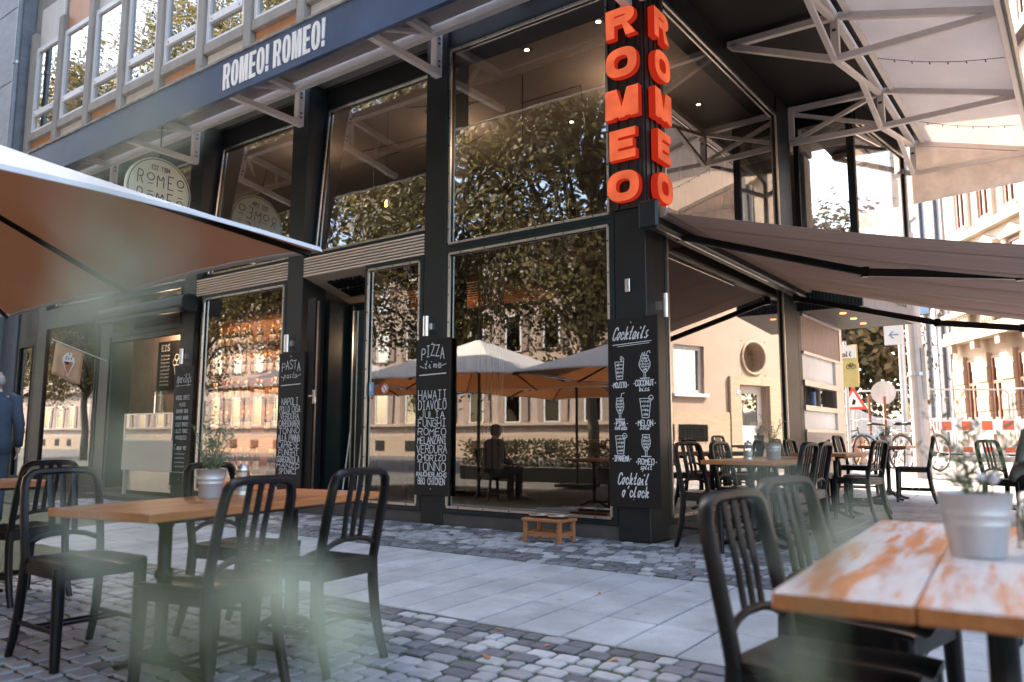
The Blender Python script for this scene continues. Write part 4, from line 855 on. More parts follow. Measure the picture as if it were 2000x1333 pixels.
# dog bowl stand
db = thing('dog_bowl_stand','low wooden stand with two steel dog bowls in front of the window','pet stand',(-4.0,5.98,0))
dm = M('orange_stained_wood', (.30,.115,.04), .5, var=.25, scale=6, streak=(1,6,6))
MB().cbox(-4.20,-3.78,5.84,6.12,.175,.20,.004).obj('top', dm, db)
for x in (-4.17,-3.81):
    for y in (5.87,6.09): MB().cbox(x-.018,x+.018,y-.018,y+.018,-.01,.174,.003).obj('leg', dm, db)
for y in (5.87,6.09): MB().cbox(-4.152,-3.828,y-.010,y+.010,.045,.085,.002).obj('rail', dm, db)
for x in (-4.17,-3.81): MB().cbox(x-.010,x+.010,5.888,6.072,.045,.085,.002).obj('rail', dm, db)
for x in (-4.09,-3.89): MB().lathe([(0,.2005),(.080,.2005),(.094,.222),(.101,.224),(.101,.228),(.092,.226),(.068,.206),(0,.205)],20,(x,5.98,0)).obj('bowl', m_chrome, db, True)
# ---------------------------------------------------------------- chairs
def make_chair():
    t = thing('cafe_chair', 'c', 'chair', (0,0,0), 'black metal cafe chairs')
    # seat: dished, waterfall front with a central peak
    s_ = MB(); nx_, ny_ = 16, 12
    def zt(u, v): # u -1..1 across, v 0 back..1 front
        dish = -.022*math.exp(-((abs(u)-.45)/.33)**2)*(1-math.exp(-((v-.0)/.28)**2))*(1.0 if v < .8 else 1.0)
        return .462+dish+.004*(1-abs(u))*v-.010*max(0, v-.9)*10*(.4+.6*math.exp(-((abs(u)-.5)/.3)**2))
    W_ = lambda v: .178+.024*v
    for lay in (0, 1):
        for j in range(ny_+1):
            for i in range(nx_+1):
                u, v = -1+2*i/nx_, j/ny_; s_.v.append((u*W_(v), -.19+.41*v, zt(u, v) if lay == 0 else .435))
    N_ = (nx_+1)*(ny_+1)
    for j in range(ny_):
        for i in range(nx_):
            k = j*(nx_+1)+i; s_.f.append((k,k+1,k+nx_+2,k+nx_+1)); s_.f.append((N_+k,N_+k+nx_+1,N_+k+nx_+2,N_+k+1))
    for i in range(nx_): k = i; s_.f.append((k,N_+k,N_+k+1,k+1)); k = ny_*(nx_+1)+i; s_.f.append((k,k+1,N_+k+1,N_+k))
    for j in range(ny_): k = j*(nx_+1); s_.f.append((k,k+nx_+1,N_+k+nx_+1,N_+k)); k += nx_; s_.f.append((k,N_+k,N_+k+nx_+1,k+nx_+1))
    s_.mi = [0]*len(s_.f); s_.obj('seat', m_blk, t, ang=40)
    ap = MB(); 
    for x in (-1, 1): ap.bar((x*.178,-.175,.415),(x*.190,.195,.415),.018,.045)
    ap.bar((-.178,.202,.412),(.178,.202,.412),.018,.045); ap.bar((-.165,-.182,.412),(.165,-.182,.412),.018,.045); ap.obj('apron', m_blk, t)
    # back: bent tube, three slats, curved lower rail
    side = [(.178,-.172,.44),(.180,-.185,.52),(.181,-.205,.62),(.180,-.225,.72),(.176,-.240,.79)]
    top = [(.166,-.247,.832),(.145,-.250,.852),(.11,-.252,.860),(0,-.254,.863)]
    half = side+top; path = [(-x,y,z) for x, y, z in half]+[(x,y,z) for x, y, z in reversed(half[:-1])]
    MB().sweep(path, .017, .022, n=8, sq=.7, up=(0,1,0)).obj('back_frame', m_blk, t, ang=50)
    for x in (-.058,0,.058): MB().sweep([(x*.92,-.197,.555),(x*.96,-.212,.66),(x,-.235,.77),(x,-.250,.85)], .016, .008, n=6, up=(0,1,0)).obj('slat', m_blk, t, ang=50)
    MB().sweep([(-.172,-.186,.522),(-.11,-.193,.548),(-.05,-.196,.560),(.05,-.196,.560),(.11,-.193,.548),(.172,-.186,.522)], .010, .013, n=8).obj('back_rail', m_blk, t, ang=50)
    for x in (-1, 1):
        MB().sweep([(x*.178,-.172,.45),(x*.180,-.176,.34),(x*.183,-.192,.20),(x*.186,-.222,.08),(x*.188,-.250,.0)], [.019,.020,.019,.017,.015], [.024,.024,.023,.020,.018], n=8, sq=.65).obj('leg', m_blk, t, ang=50)
        MB().sweep([(x*.188,.190,.445),(x*.189,.196,.22),(x*.190,.205,.0)], [.027,.023,.018], n=8, sq=.6).obj('leg', m_blk, t, ang=50)
        MB().sweep([(x*.185,-.20,.165),(x*.189,.196,.165)], .007, .012, n=6, sq=.7).obj('stretcher', m_blk, t)
    for y in (-.04,.04): MB().sweep([(-.186,y,.165),(.186,y,.165)], .008, n=6).obj('stretcher', m_blk, t)
    return t
CH = [ # x, y, rot, label
(-3.97,1.90,271,'black metal chair with its seat turned to the table, nearest the left edge'),
(-2.95,2.49,96,'black metal chair at the far end of the plant-pot table, beside the open paving'),
(-2.93,1.93,98,'black metal chair in front of the plant-pot table, partly behind blurred leaves'),
(-3.69,2.60,284,'black metal chair behind the plant-pot table, facing the camera side'),
(-5.60,2.29,100,'black metal chair seen through the back of the leftmost near chair'),
(-5.62,1.72,97,'black metal chair cut by the left edge in front of the man in the suit'),
(-.59,2.17,265,'blurred black chair pushed under the worn table, nearer of the two'),
(-.63,2.74,260,'blurred black chair pushed under the worn table, farther of the two'),
(-.75,9.97,240,'black metal chair occupied by the seated person at the right edge'),
(-2.62,6.40,257,'black metal chair right beside the corner pillar, facing the side tables'),
(-2.66,7.27,265,'second black metal chair from the corner pillar along the glass'),
(-2.13,6.66,88,'black chair facing the glass at the table next to the pillar, nearer one'),
(-2.15,7.18,90,'black chair facing the glass at the table next to the pillar, farther one'),
(-2.18,9.58,78,'black chair with its back to the street at the middle side table, nearer one'),
(-2.22,10.03,98,'black chair with its back to the street at the middle side table, farther one'),
(-1.97,11.69,97,'black chair standing alone on the street side of the farthest side table'),
(-2.70,11.75,266,'black chair between the kiosk and the farthest side table'),
(-2.86,9.55,268,'black chair by the glass at the middle side table, nearer the pillar'),
(-2.88,10.15,266,'black chair by the glass at the middle side table, nearer the kiosk'),
(.55,2.1,95,'black chair on the far side of the worn table, outside the view'),
]
c0 = make_chair()
for i, (x, y, r_, lb) in enumerate(CH[:-1]):
    o = c0 if i == 0 else dup(c0); o.location = (x, y, gz(y)+.002); o.rotation_euler = (0,0,math.radians(r_)); o['label'] = lb
# ---------------------------------------------------------------- tables
def M_table(name, wear, fac):
    m = bpy.data.materials.new(name); m.use_nodes = True; t = m.node_tree; b = t.nodes['Principled BSDF']; L = t.links.new
    tc = nn(t,'TexCoord'); mp = nn(t,'Mapping'); mp.inputs['Scale'].default_value = (9,.9,9); L(tc.outputs['Object'], mp.inputs[0])
    oi = nn(t,'ObjectInfo'); ad = nn(t,'VectorMath', operation='ADD'); L(mp.outputs[0], ad.inputs[0]); ml = nn(t,'Math', operation='MULTIPLY'); ml.inputs[1].default_value = 37; L(oi.outputs['Random'], ml.inputs[0]); L(ml.outputs[0], ad.inputs[1])
    n1 = nn(t,'TexNoise', Scale=1.6, Detail=7.0, Roughness=.68); L(ad.outputs[0], n1.inputs[0]); n2 = nn(t,'TexNoise', Scale=6.0, Detail=5.0); L(ad.outputs[0], n2.inputs[0])
    w1 = nn(t,'Mix', data_type='RGBA'); w1.inputs[6].default_value = (.24,.070,.018,1); w1.inputs[7].default_value = (.45,.165,.048,1); L(n2.outputs[0], w1.inputs[0])
    g1 = nn(t,'Mix', data_type='RGBA'); g1.inputs[6].default_value = (.28,.26,.25,1); g1.inputs[7].default_value = (.46,.44,.425,1); L(n2.outputs[0], g1.inputs[0])
    rp = nn(t,'MapRange'); rp.inputs[1].default_value = wear-.05; rp.inputs[2].default_value = wear+.05; L(n1.outputs[0], rp.inputs[0])
    ge = nn(t,'NewGeometry'); sx = nn(t,'SeparateXYZ'); L(ge.outputs['Normal'], sx.inputs[0]); gt = nn(t,'Math', operation='GREATER_THAN'); gt.inputs[1].default_value = .7; L(sx.outputs[2], gt.inputs[0])
    mu = nn(t,'Math', operation='MULTIPLY'); L(rp.outputs[0], mu.inputs[0]); L(gt.outputs[0], mu.inputs[1]); mu2 = nn(t,'Math', operation='MULTIPLY'); mu2.inputs[1].default_value = fac; L(mu.outputs[0], mu2.inputs[0])
    mx = nn(t,'Mix', data_type='RGBA'); L(mu2.outputs[0], mx.inputs[0]); L(w1.outputs[2], mx.inputs[6]); L(g1.outputs[2], mx.inputs[7]); L(mx.outputs[2], b.inputs['Base Color'])
    b.inputs['Roughness'].default_value = .42; bp = nn(t,'Bump', Strength=.15, Distance=.01); L(n2.outputs[0], bp.inputs['Height']); L(bp.outputs[0], b.inputs['Normal'])
    return m
m_tabA = M_table('worn_table_wood', .475, .95); m_tabB = M_table('varnished_table_wood', .60, .55)
def make_table(w, l, mat, nplank, legs=2):
    t = thing('cafe_table', 't', 'table', (0,0,0), 'wooden cafe tables'); pw = w/nplank
    for k in range(nplank): MB().cbox(-w/2+k*pw+.001, -w/2+(k+1)*pw-.001, -l/2+.002*(k%2), l/2-.002*(k%2), .692, .728, .004).obj('plank', mat, t)
    MB().box(-w/2+.05, w/2-.05, -l/2+.12, l/2-.12, .676, .690).obj('under_batten', m_blk, t)
    for y in ((-l/2+.34, l/2-.34) if legs == 2 else (0,)):
        c = MB().lathe([(.0,.676),(.055,.676),(.045,.662),(.028,.63),(.028,.46),(.040,.445),(.040,.425),(.028,.41),(.028,.16),(.040,.12),(.034,.06),(0,.055)],14,(0,y,0)); ps = c.obj('pedestal', m_blk, t, ang=45)
        for k in range(4 if legs == 1 else 2):
            a = math.pi/2*k*(1 if legs == 1 else 2)+(math.pi/4 if legs == 1 else 0); d = V(math.cos(a), math.sin(a), 0); p = V(0,y,0)
            MB().sweep([p+V(0,0,.10), p+d*.10+V(0,0,.085), p+d*.20+V(0,0,.035), p+d*.26+V(0,0,.018), p+d*.29+V(0,0,.022)], [.028,.024,.018,.020,.012], n=8).obj('foot', m_blk, ps, True)
    return t
TB = [((.62,1.48),m_tabB,3,2,(-3.36,2.32,10),'varnished wooden table with pot plant and sugar jar, left of the paving'),
      ((.74,1.58),m_tabA,3,2,(-.215,2.36,4.5),'worn grey and orange wooden table with a zinc pot in the near corner'),
      ((.62,1.25),m_tabB,3,2,(-6.15,2.0,6),'wooden table reaching in from the left edge behind the chairs'),
      ((.62,1.0),m_tabB,3,2,(-2.38,6.82,0),'wooden side table with sugar jar and zinc pot next to the corner pillar'),
      ((.62,.72),m_tabB,3,1,(-2.42,7.95,0),'short wooden side table directly behind the table with the sugar jar'),
      ((.62,1.1),m_tabB,3,2,(-2.52,9.72,0),'middle side table with a lone sugar jar in front of the kiosk'),
      ((.60,.70),m_tabB,3,1,(-2.32,11.85,0),'small farthest side table with a zinc pot on top')]
TP = []
for (w, l), mt, n_, lg, (x, y, r_), lb in TB:
    o = make_table(w, l, mt, n_, lg); o.location = (x, y, gz(y)); o.rotation_euler = (0,0,math.radians(r_)); o['label'] = lb
# ---------------------------------------------------------------- things on the tables
m_leafA = M('sage_leaf', (.13,.17,.09), .55, var=.3, scale=20, rv=.25, isl=True, trans=.3)
m_stem = M('green_stem', (.10,.12,.05), .7)
m_soil = M('pot_soil', (.03,.02,.015), .95)
m_petal = M('white_petal', (.75,.75,.78), .6, trans=.3)
def leafquad(mb, p, d, L_, w, r):
    d = d.normalized(); s_ = d.cross(V(r.uniform(-1,1), r.uniform(-1,1), r.uniform(-1,1)))
    if s_.length < .05: s_ = d.cross(V(0,0,1.01))
    s_ = s_.normalized()*w/2; n_ = s_.cross(d).normalized()*w*.25
    mb.add([p, p+d*L_*.35+s_+n_, p+d*L_*.7+s_*.8+n_, p+d*L_, p+d*L_*.7-s_*.8+n_, p+d*L_*.35-s_+n_, p+d*L_*.5], [(0,1,6),(1,2,6),(2,3,6),(3,4,6),(4,5,6),(5,0,6)])
def herb(seed, n, hmin, hmax, spread, L_=.035, w=.008, dens=.012):
    r = random.Random(seed); lf, st = MB(), MB()
    for k in range(n):
        a = r.uniform(0,6.28); p = V(math.cos(a),math.sin(a),0)*r.uniform(0,.04); d = V(math.cos(a)*r.uniform(0,spread), math.sin(a)*r.uniform(0,spread), 1).normalized(); H = r.uniform(hmin,hmax); pts = [p]; s_ = 0
        while s_ < H:
            d = (d+V(r.uniform(-.16,.16),r.uniform(-.16,.16),r.uniform(-.10,.05))).normalized(); p = p+d*.02; s_ += .02; pts.append(p)
            if s_ > .03:
                for _ in range(max(1, int(.02/dens))):
                    b = r.uniform(0,6.28); leafquad(lf, p, d*.5+V(math.cos(b),math.sin(b),r.uniform(-.2,.5)), L_*r.uniform(.6,1.2), w*r.uniform(.7,1.2), r)
        st.sweep(pts, [.0022*(1-.6*i/len(pts)) for i in range(len(pts))], n=4)
    return lf, st
def pot(name, label, x, y, z, rt, rb, h, hb, flower=False):
    t = thing(name, label, 'pot plant', (0,0,0), 'zinc pots with herbs')
    MB().lathe([(0,.0),(rb,0),(rb+.002,.006),(rb+(rt-rb)*.5,h*.5),(rb+(rt-rb)*.52+.0012,h*.52),(rb+(rt-rb)*.54,h*.54),(rb+(rt-rb)*.66,h*.66),(rb+(rt-rb)*.68+.0012,h*.68),(rb+(rt-rb)*.70,h*.70),(rt,h),(rt+.004,h+.003),(rt-.003,h+.003),(rt-.006,h*.9),(0,h*.88)],24).obj('pot', m_zinc, t, ang=60)
    MB().lathe([(0,h*.9),(rt-.008,h*.9)],16).obj('soil', m_soil, t)
    lf, st = hb; 
    for mb in (lf, st): mb.xf(Matrix.Translation((0,0,h*.9)))
    lf.obj('leaves', m_leafA, t); st.obj('stems', m_stem, t)
    if flower:
        f = MB(); r = random.Random(2)
        for k in range(22): a = r.uniform(0,6.28); leafquad(f, V(.035,-.05,h+.035), V(math.cos(a),math.sin(a),r.uniform(.1,1)), .028, .018, r)
        f.obj('blossom', m_petal, t)
    t.location = (x,y,z); return t
zt_ = lambda y: gz(y)+.729
pot('zinc_pot','zinc pot with thin green herbs on the varnished table at left', -3.50, 2.27, zt_(2.32), .070, .053, .135, herb(1, 20, .12, .32, .6))
pot('zinc_pot','large zinc pot with trailing herbs and a white blossom on the worn table', -.255, 2.30, zt_(2.36), .085, .060, .152, herb(2, 17, .10, .26, 1.1, .038, .008, .016), True)
pot('zinc_pot','zinc pot with a tall sprig on the side table next to the pillar', -2.30, 7.02, zt_(6.82), .07, .055, .14, herb(3, 10, .12, .30, .35))
pot('zinc_pot','zinc pot with low herbs on the farthest side table', -2.32, 11.85, zt_(11.85), .08, .06, .14, herb(4, 22, .08, .18, .7))
m_sugar = M('white_sugar', (.75,.74,.72), .9)
def sugar(label, x, y, z, wood=False):
    t = thing('sugar_jar', label, 'sugar jar', (x,y,z), 'glass sugar dispensers')
    MB().lathe([(0,0),(.036,0),(.039,.008),(.039,.09),(.033,.12),(.028,.125)],18,(x,y,z)).obj('glass', m_clear, t, True); MB().lathe([(0,.004),(.034,.004),(.036,.075),(0,.078)],18,(x,y,z)).obj('sugar', m_sugar, t, True)
    MB().lathe([(0,.165),(.010,.163),(.012,.150),(.030,.146),(.033,.125),(.033,.118),(0,.118)][::-1],18,(x,y,z)).obj('lid', m_chrome, t, True)
    MB().lathe([(.037,.0),(.041,.0),(.041,.02),(.037,.02)],18,(x,y,z)).obj('foot_ring', m_inox, t)
    return t
sugar('glass sugar dispenser beside the pot on the varnished table', -3.58, 2.50, zt_(2.32)); sugar('glass sugar dispenser on the side table next to the pillar', -2.42, 6.72, zt_(6.82)); sugar('glass sugar dispenser on the middle side table', -2.50, 9.62, zt_(9.72)); sugar('blurred sugar dispenser behind the zinc pot on the worn table', -.15, 2.56, zt_(2.36))
# ---------------------------------------------------------------- parasols
m_canv = M('parasol_canvas', (.36,.34,.335), .85, var=.06, scale=2)
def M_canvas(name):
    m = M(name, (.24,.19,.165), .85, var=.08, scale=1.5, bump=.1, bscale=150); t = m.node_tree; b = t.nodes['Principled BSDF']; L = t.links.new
    src = b.inputs['Base Color'].links[0].from_socket; ge = nn(t,'NewGeometry'); mx = nn(t,'Mix', data_type='RGBA'); mx.inputs[6].default_value = (.62,.605,.60,1); L(ge.outputs['Backfacing'], mx.inputs[0]); L(src, mx.inputs[7]); L(mx.outputs[2], b.inputs['Base Color'])  # top near white, underside brown: its shade is put into the colour
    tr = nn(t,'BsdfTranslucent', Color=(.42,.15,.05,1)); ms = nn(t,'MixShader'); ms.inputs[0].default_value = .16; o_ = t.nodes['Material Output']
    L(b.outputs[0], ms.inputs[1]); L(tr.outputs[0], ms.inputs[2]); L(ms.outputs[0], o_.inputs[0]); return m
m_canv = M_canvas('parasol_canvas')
m_val = M('white_valance', (.50,.50,.51), .8, var=.04)
def make_parasol(label, cx, cy_, zr, S=4.0, za=2.85):
    t = thing('parasol', label, 'parasol', (cx,cy_,gz(cy_)), 'large square parasols'); h = S/2
    c = MB(); n = 10; 
    rim = []
    for e in range(4):
        a0 = [(-h,-h),(h,-h),(h,h),(-h,h)][e]; a1 = [(h,-h),(h,h),(-h,h),(-h,-h)][e]
        for k in range(n): u = k/n; rim.append((a0[0]+(a1[0]-a0[0])*u, a0[1]+(a1[1]-a0[1])*u, -.05*math.sin(math.pi*((u*2)%1))))
    R_ = len(rim); rows = 6
    for i in range(rows+1):
        f = i/rows
        for x, y, s_ in rim: c.v.append((cx+x*f, cy_+y*f, za+(zr-za)*f-(.0 if f == 0 else .10*math.sin(math.pi*f)*.35)+(-s_)*f*.6))
    for i in range(rows):
        for k in range(R_): c.f.append((i*R_+k, (i+1)*R_+k, (i+1)*R_+(k+1)%R_, i*R_+(k+1)%R_)); c.mi.append(0)
    c.obj('canopy', m_canv, t)
    v = MB()
    for k in range(R_):
        a, b = rim[k], rim[(k+1)%R_]; za_, zb_ = zr-a[2]*.6, zr-b[2]*.6
        v.add([(cx+a[0]*1.003,cy_+a[1]*1.003,za_+.004),(cx+b[0]*1.003,cy_+b[1]*1.003,zb_+.004),(cx+b[0]*1.008,cy_+b[1]*1.008,zb_-.022),(cx+a[0]*1.008,cy_+a[1]*1.008,za_-.022)], [(0,1,2,3)])
    o = v.obj('hem', m_val, t); o.modifiers.new('s','SOLIDIFY').thickness = .003
    for x, y in ((-h,-h),(0,-h),(h,-h),(h,0),(h,h),(0,h),(-h,h),(-h,0)):
        MB().sweep([(cx,cy_,za-.09),(cx+x*.5,cy_+y*.5,za+(zr-za)*.5-.075),(cx+x*.985,cy_+y*.985,zr-.035)], .012, .018, n=6).obj('rib', m_blk, t)
        MB().sweep([(cx,cy_,za-.55),(cx+x*.45,cy_+y*.45,za+(zr-za)*.45-.085)], .010, n=6).obj('strut', m_blk, t)
    MB().cyl((cx,cy_,gz(cy_)),(cx,cy_,za+.08),.032,14).obj('pole', m_blk, t); MB().lathe([(0,za+.12),(.06,za+.08),(.07,za-.04),(.04,za-.08)][::-1],14,(cx,cy_,0)).obj('hub', m_blk, t)
    MB().cbox(cx-.4,cx+.4,cy_-.4,cy_+.4,gz(cy_),gz(cy_)+.08,.01).obj('base', m_blk, t)
make_parasol('large parasol reaching into the upper left of the view', -5.4, .8, 1.95)
make_parasol('parasol beyond the large one, seen in the shop windows', -9.62, .8, 1.97)
make_parasol('parasol over the far tables, seen in the bottle window', -13.75, .8, 1.97)
make_parasol('parasol farther down the terrace, seen mirrored in the corner window', -9.9, -3.25, 1.98)
# ---------------------------------------------------------------- people
m_skin = M('skin', (.45,.26,.19), .55, var=.08); 
def skinmesh(name, vs_, es, rad, mat, parent, sub=2):
    me = bpy.data.meshes.new(name); me.from_pydata([tuple(v) for v in vs_], es, []); o = bpy.data.objects.new(name, me); COL.objects.link(o); o.parent = parent
    bm = bmesh.new(); bm.from_mesh(me); ly = bm.verts.layers.skin.verify(); bm.verts.ensure_lookup_table()
    for i, v in enumerate(bm.verts): v[ly].radius = rad[i] if isinstance(rad[i], tuple) else (rad[i], rad[i]); v[ly].use_root = (i == 0)
    bm.to_mesh(me); bm.free(); o.modifiers.new('skin','SKIN').use_smooth_shade = True
    ss = o.modifiers.new('sub','SUBSURF'); ss.levels = sub; ss.render_levels = sub; me.materials.append(mat); return o
def person(label, loc, rot, seated, m_top, m_trs, m_hair, m_shoe, collar=None, hair_top=True, lean=0):
    t = thing('person', label, 'person', (0,0,0)); J = {}
    z = .0 if not seated else -.47
    J['pel'] = V(0,-.02,.95+z); J['sp'] = V(0,-.03 if not seated else -.05,1.12+z); J['ch'] = V(0,-.02,1.32+z); J['nb'] = V(0,-.02,1.46+z); J['nk'] = V(0,.0,1.52+z); J['hd'] = V(0,.025,1.60+z); J['ht'] = V(0,.02,1.69+z)
    for s_, S in ((-1,'L'),(1,'R')):
        J['sh'+S] = V(s_*.185,-.02,1.41+z)
        if seated: J['el'+S] = V(s_*.25,.02,1.14+z); J['wr'+S] = V(s_*.16,.22,1.10+z); d = V(-s_*.35,.9,.05).normalized()
        else: J['el'+S] = V(s_*.255,-.06*(1 if s_ > 0 else -.2),1.13+z); J['wr'+S] = V(s_*.265,.03+.05*s_,.89+z); d = V(0,.2,-1).normalized()
        J['hp'+S] = V(s_*.09,-.01,.91+z)
        if seated: J['kn'+S] = V(s_*.13,.42,.50); J['an'+S] = V(s_*.13,.40,.09); J['to'+S] = V(s_*.14,.57,.035)
        else: st = s_*.10; J['kn'+S] = V(s_*.10,.02+st*.8,.50); J['an'+S] = V(s_*.10,-.03+st*1.3,.09); J['to'+S] = V(s_*.12,.13+st*1.3,.035)
        J['pm'+S] = J['wr'+S]+d*.07
        sd_ = d.cross(V(s_,0,0)); sd_ = sd_.normalized() if sd_.length > .1 else V(0,1,0)
        for k in range(4):
            b = J['pm'+S]+sd_*(.026-.017*k)+d*.02; L_ = (.040,.046,.043,.034)[k]; cv = V(-s_,0,0)*.25
            J['f%da%s' % (k,S)] = b; J['f%db%s' % (k,S)] = b+(d+cv).normalized()*L_; J['f%dc%s' % (k,S)] = b+(d+cv).normalized()*L_+(d+cv*3).normalized()*L_*.7
        J['tha'+S] = J['wr'+S]+d*.03+sd_*.03; J['thb'+S] = J['tha'+S]+(d+sd_*.8).normalized()*.05
    for k_ in J:
        if J[k_].z > .95+z and not k_.startswith(('hp','kn','an','to')): J[k_].y += lean*(J[k_].z-.95-z)
    E_ = [('pel','sp'),('sp','ch'),('ch','nb'),('nb','nk'),('nk','hd'),('hd','ht')]; R_ = dict(pel=.13,sp=.115,ch=.13,nb=.06,nk=.055,hd=.092,ht=.075)
    for S in 'LR':
        E_ += [('ch','sh'+S),('sh'+S,'el'+S),('el'+S,'wr'+S),('wr'+S,'pm'+S),('pel','hp'+S),('hp'+S,'kn'+S),('kn'+S,'an'+S),('an'+S,'to'+S),('wr'+S,'tha'+S),('tha'+S,'thb'+S)]
        R_.update({'sh'+S:.065,'el'+S:.042,'wr'+S:.028,'pm'+S:.030,'hp'+S:.085,'kn'+S:.058,'an'+S:.040,'to'+S:.034,'tha'+S:.012,'thb'+S:.009})
        for k in range(4): E_ += [('pm'+S,'f%da%s' % (k,S)),('f%da%s' % (k,S),'f%db%s' % (k,S)),('f%db%s' % (k,S),'f%dc%s' % (k,S))]; R_.update({'f%da%s' % (k,S):.0095,'f%db%s' % (k,S):.0085,'f%dc%s' % (k,S):.007})
    ks = list(J); ix = {k: i for i, k in enumerate(ks)}
    skinmesh('body', [J[k] for k in ks], [(ix[a],ix[b]) for a, b in E_], [R_[k] for k in ks], m_skin, t)
    fa = MB(); hc = J['hd']+V(0,.005,.03)
    fa.lathe([(.001,-.115),(.045,-.10),(.070,-.05),(.078,.0),(.076,.05),(.055,.095),(.001,.115)],18,(0,0,0)); fa.v = [(x*.95,y*1.18,z_) for x,y,z_ in fa.v]; fa.xf(Matrix.Translation(hc)); 
    fa.add([hc+V(-.014,.088,-.02),hc+V(.014,.088,-.02),hc+V(0,.115,-.025),hc+V(0,.09,.02)],[(0,1,2),(1,3,2),(3,0,2)])
    for s_ in (-1,1): fa.sweep([hc+V(s_*.074,-.01,-.03),hc+V(s_*.086,-.02,.0),hc+V(s_*.078,-.012,.025)],[.008,.014,.008],n=6)
    fa.obj('face', m_skin, t, True)
    ey = MB(); 
    for s_ in (-1,1): ey.lathe([(.001,-.007),(.009,-.002),(.009,.003),(.001,.007)],8,(s_*.03,hc.y+.085,hc.z+.01),'y')
    ey.box(-.02,.02,hc.y+.083,hc.y+.092,hc.z-.055,hc.z-.049); ey.obj('eyes_and_mouth', M('dark_eye', (.05,.03,.03), .4) if 'dark_eye' not in bpy.data.materials else bpy.data.materials['dark_eye'], t)
    ha = MB(); n = 18; prof = [(.001,.125),(.05,.115),(.075,.08),(.086,.03),(.086,-.02),(.074,-.065)] if hair_top else [(.074,.06),(.084,.03),(.088,-.02),(.078,-.06)]
    ha.lathe(prof[::-1], n); ha.v = [(x*.98,y*1.15-.018,z_+(.0 if y < 0.02 else max(0,.05-z_)*.9)) for x,y,z_ in ha.v]; ha.xf(Matrix.Translation(hc)); ha.obj('hair', m_hair, t, True)
    # clothes
    tp = MB(); hem = .80 if not seated else .92
    prof = [(hem,.205,.135),(.98,.195,.132),(1.10,.180,.122),(1.25,.200,.130),(1.36,.215,.125),(1.43,.165,.095),(1.47,.085,.075),(1.50,.070,.068)]
    sp = [V(0,(-.03 if not seated else -.05)+(.0 if a > 1.2 else .01)+lean*max(0,a-.95),a+z) for a, b, c_ in prof]
    tp.sweep(sp, [b for a,b,c_ in prof], [c_ for a,b,c_ in prof], n=20, up=(0,1,0))
    for S, s_ in (('L',-1),('R',1)):
        a, b, c_ = J['sh'+S], J['el'+S], J['wr'+S]; tp.sweep([a+V(-s_*.05,0,.03),a+V(s_*.015,0,.005),a.lerp(b,.5),b,b.lerp(c_,.5),c_], [.07,.078,.068,.060,.054,.046], n=12)
    o = tp.obj('jacket', m_top, t, True)
    if collar: MB().lathe([(.066,1.475+z),(.072,1.50+z),(.066,1.53+z),(.062,1.53+z),(.06,1.48+z)],16,(0,-.015,0)).obj('shirt_collar', collar, t, True)
    tr = MB()
    for S, s_ in (('L',-1),('R',1)):
        h_, k_, a = J['hp'+S], J['kn'+S], J['an'+S]; tr.sweep([h_+V(-s_*.02,-.01,.10),h_,h_.lerp(k_,.5),k_,k_.lerp(a,.5),a+V(0,0,-.03)], [.11,.112,.092,.075,.068,.062], n=12)
    tr.obj('trousers', m_trs, t, True)
    for S in 'LR': a, b = J['an'+S], J['to'+S]; MB().sweep([V(a.x,a.y-.06,.035),V(a.x,a.y,.045),b,b+(b-a).normalized()*.05+V(0,0,.0)], [.035,.042,.042,.025], [.035,.045,.032,.018], n=10).obj('shoe', m_shoe, t, True)
    t.location = loc; t.rotation_euler = (0,0,rot); return t
m_suit = M('blue_suit_cloth', (.045,.062,.095), .85, var=.15, scale=30); m_grey = M('grey_hair', (.40,.38,.36), .8); m_shoe = M('brown_leather', (.05,.025,.015), .4)
person('grey-haired man in a blue suit walking away at the left edge', (-10.1,3.74,gz(3.74)), math.atan2(-(-.93),.36)-.0, False, m_suit, m_suit, m_grey, m_shoe, m_tile_white, False)
m_olive = M('olive_grey_shirt', (.20,.21,.19), .85, var=.12, scale=12)
person('person in an olive grey shirt seated on a chair at the right edge', (-.58,9.87,gz(9.97)), math.radians(240), True, m_olive, M('dark_jeans', (.02,.022,.03), .8), M('brown_hair', (.05,.03,.02), .7), m_shoe, lean=.4)
person('guest in a dark plum jacket seated on the terrace, mirrored in the corner window', (-8.3,2.0,gz(1.9)), math.radians(200), True, M('plum_jacket', (.05,.035,.045), .8), M('black_trousers', (.012,.012,.014), .8), M('dark_hair', (.02,.015,.012), .7), m_shoe)
xch = dup(c0); xch.location = (-8.3,2.03,gz(1.9)); xch.rotation_euler = (0,0,math.radians(200)); xch['label'] = 'black metal chair under the guest mirrored in the corner window'
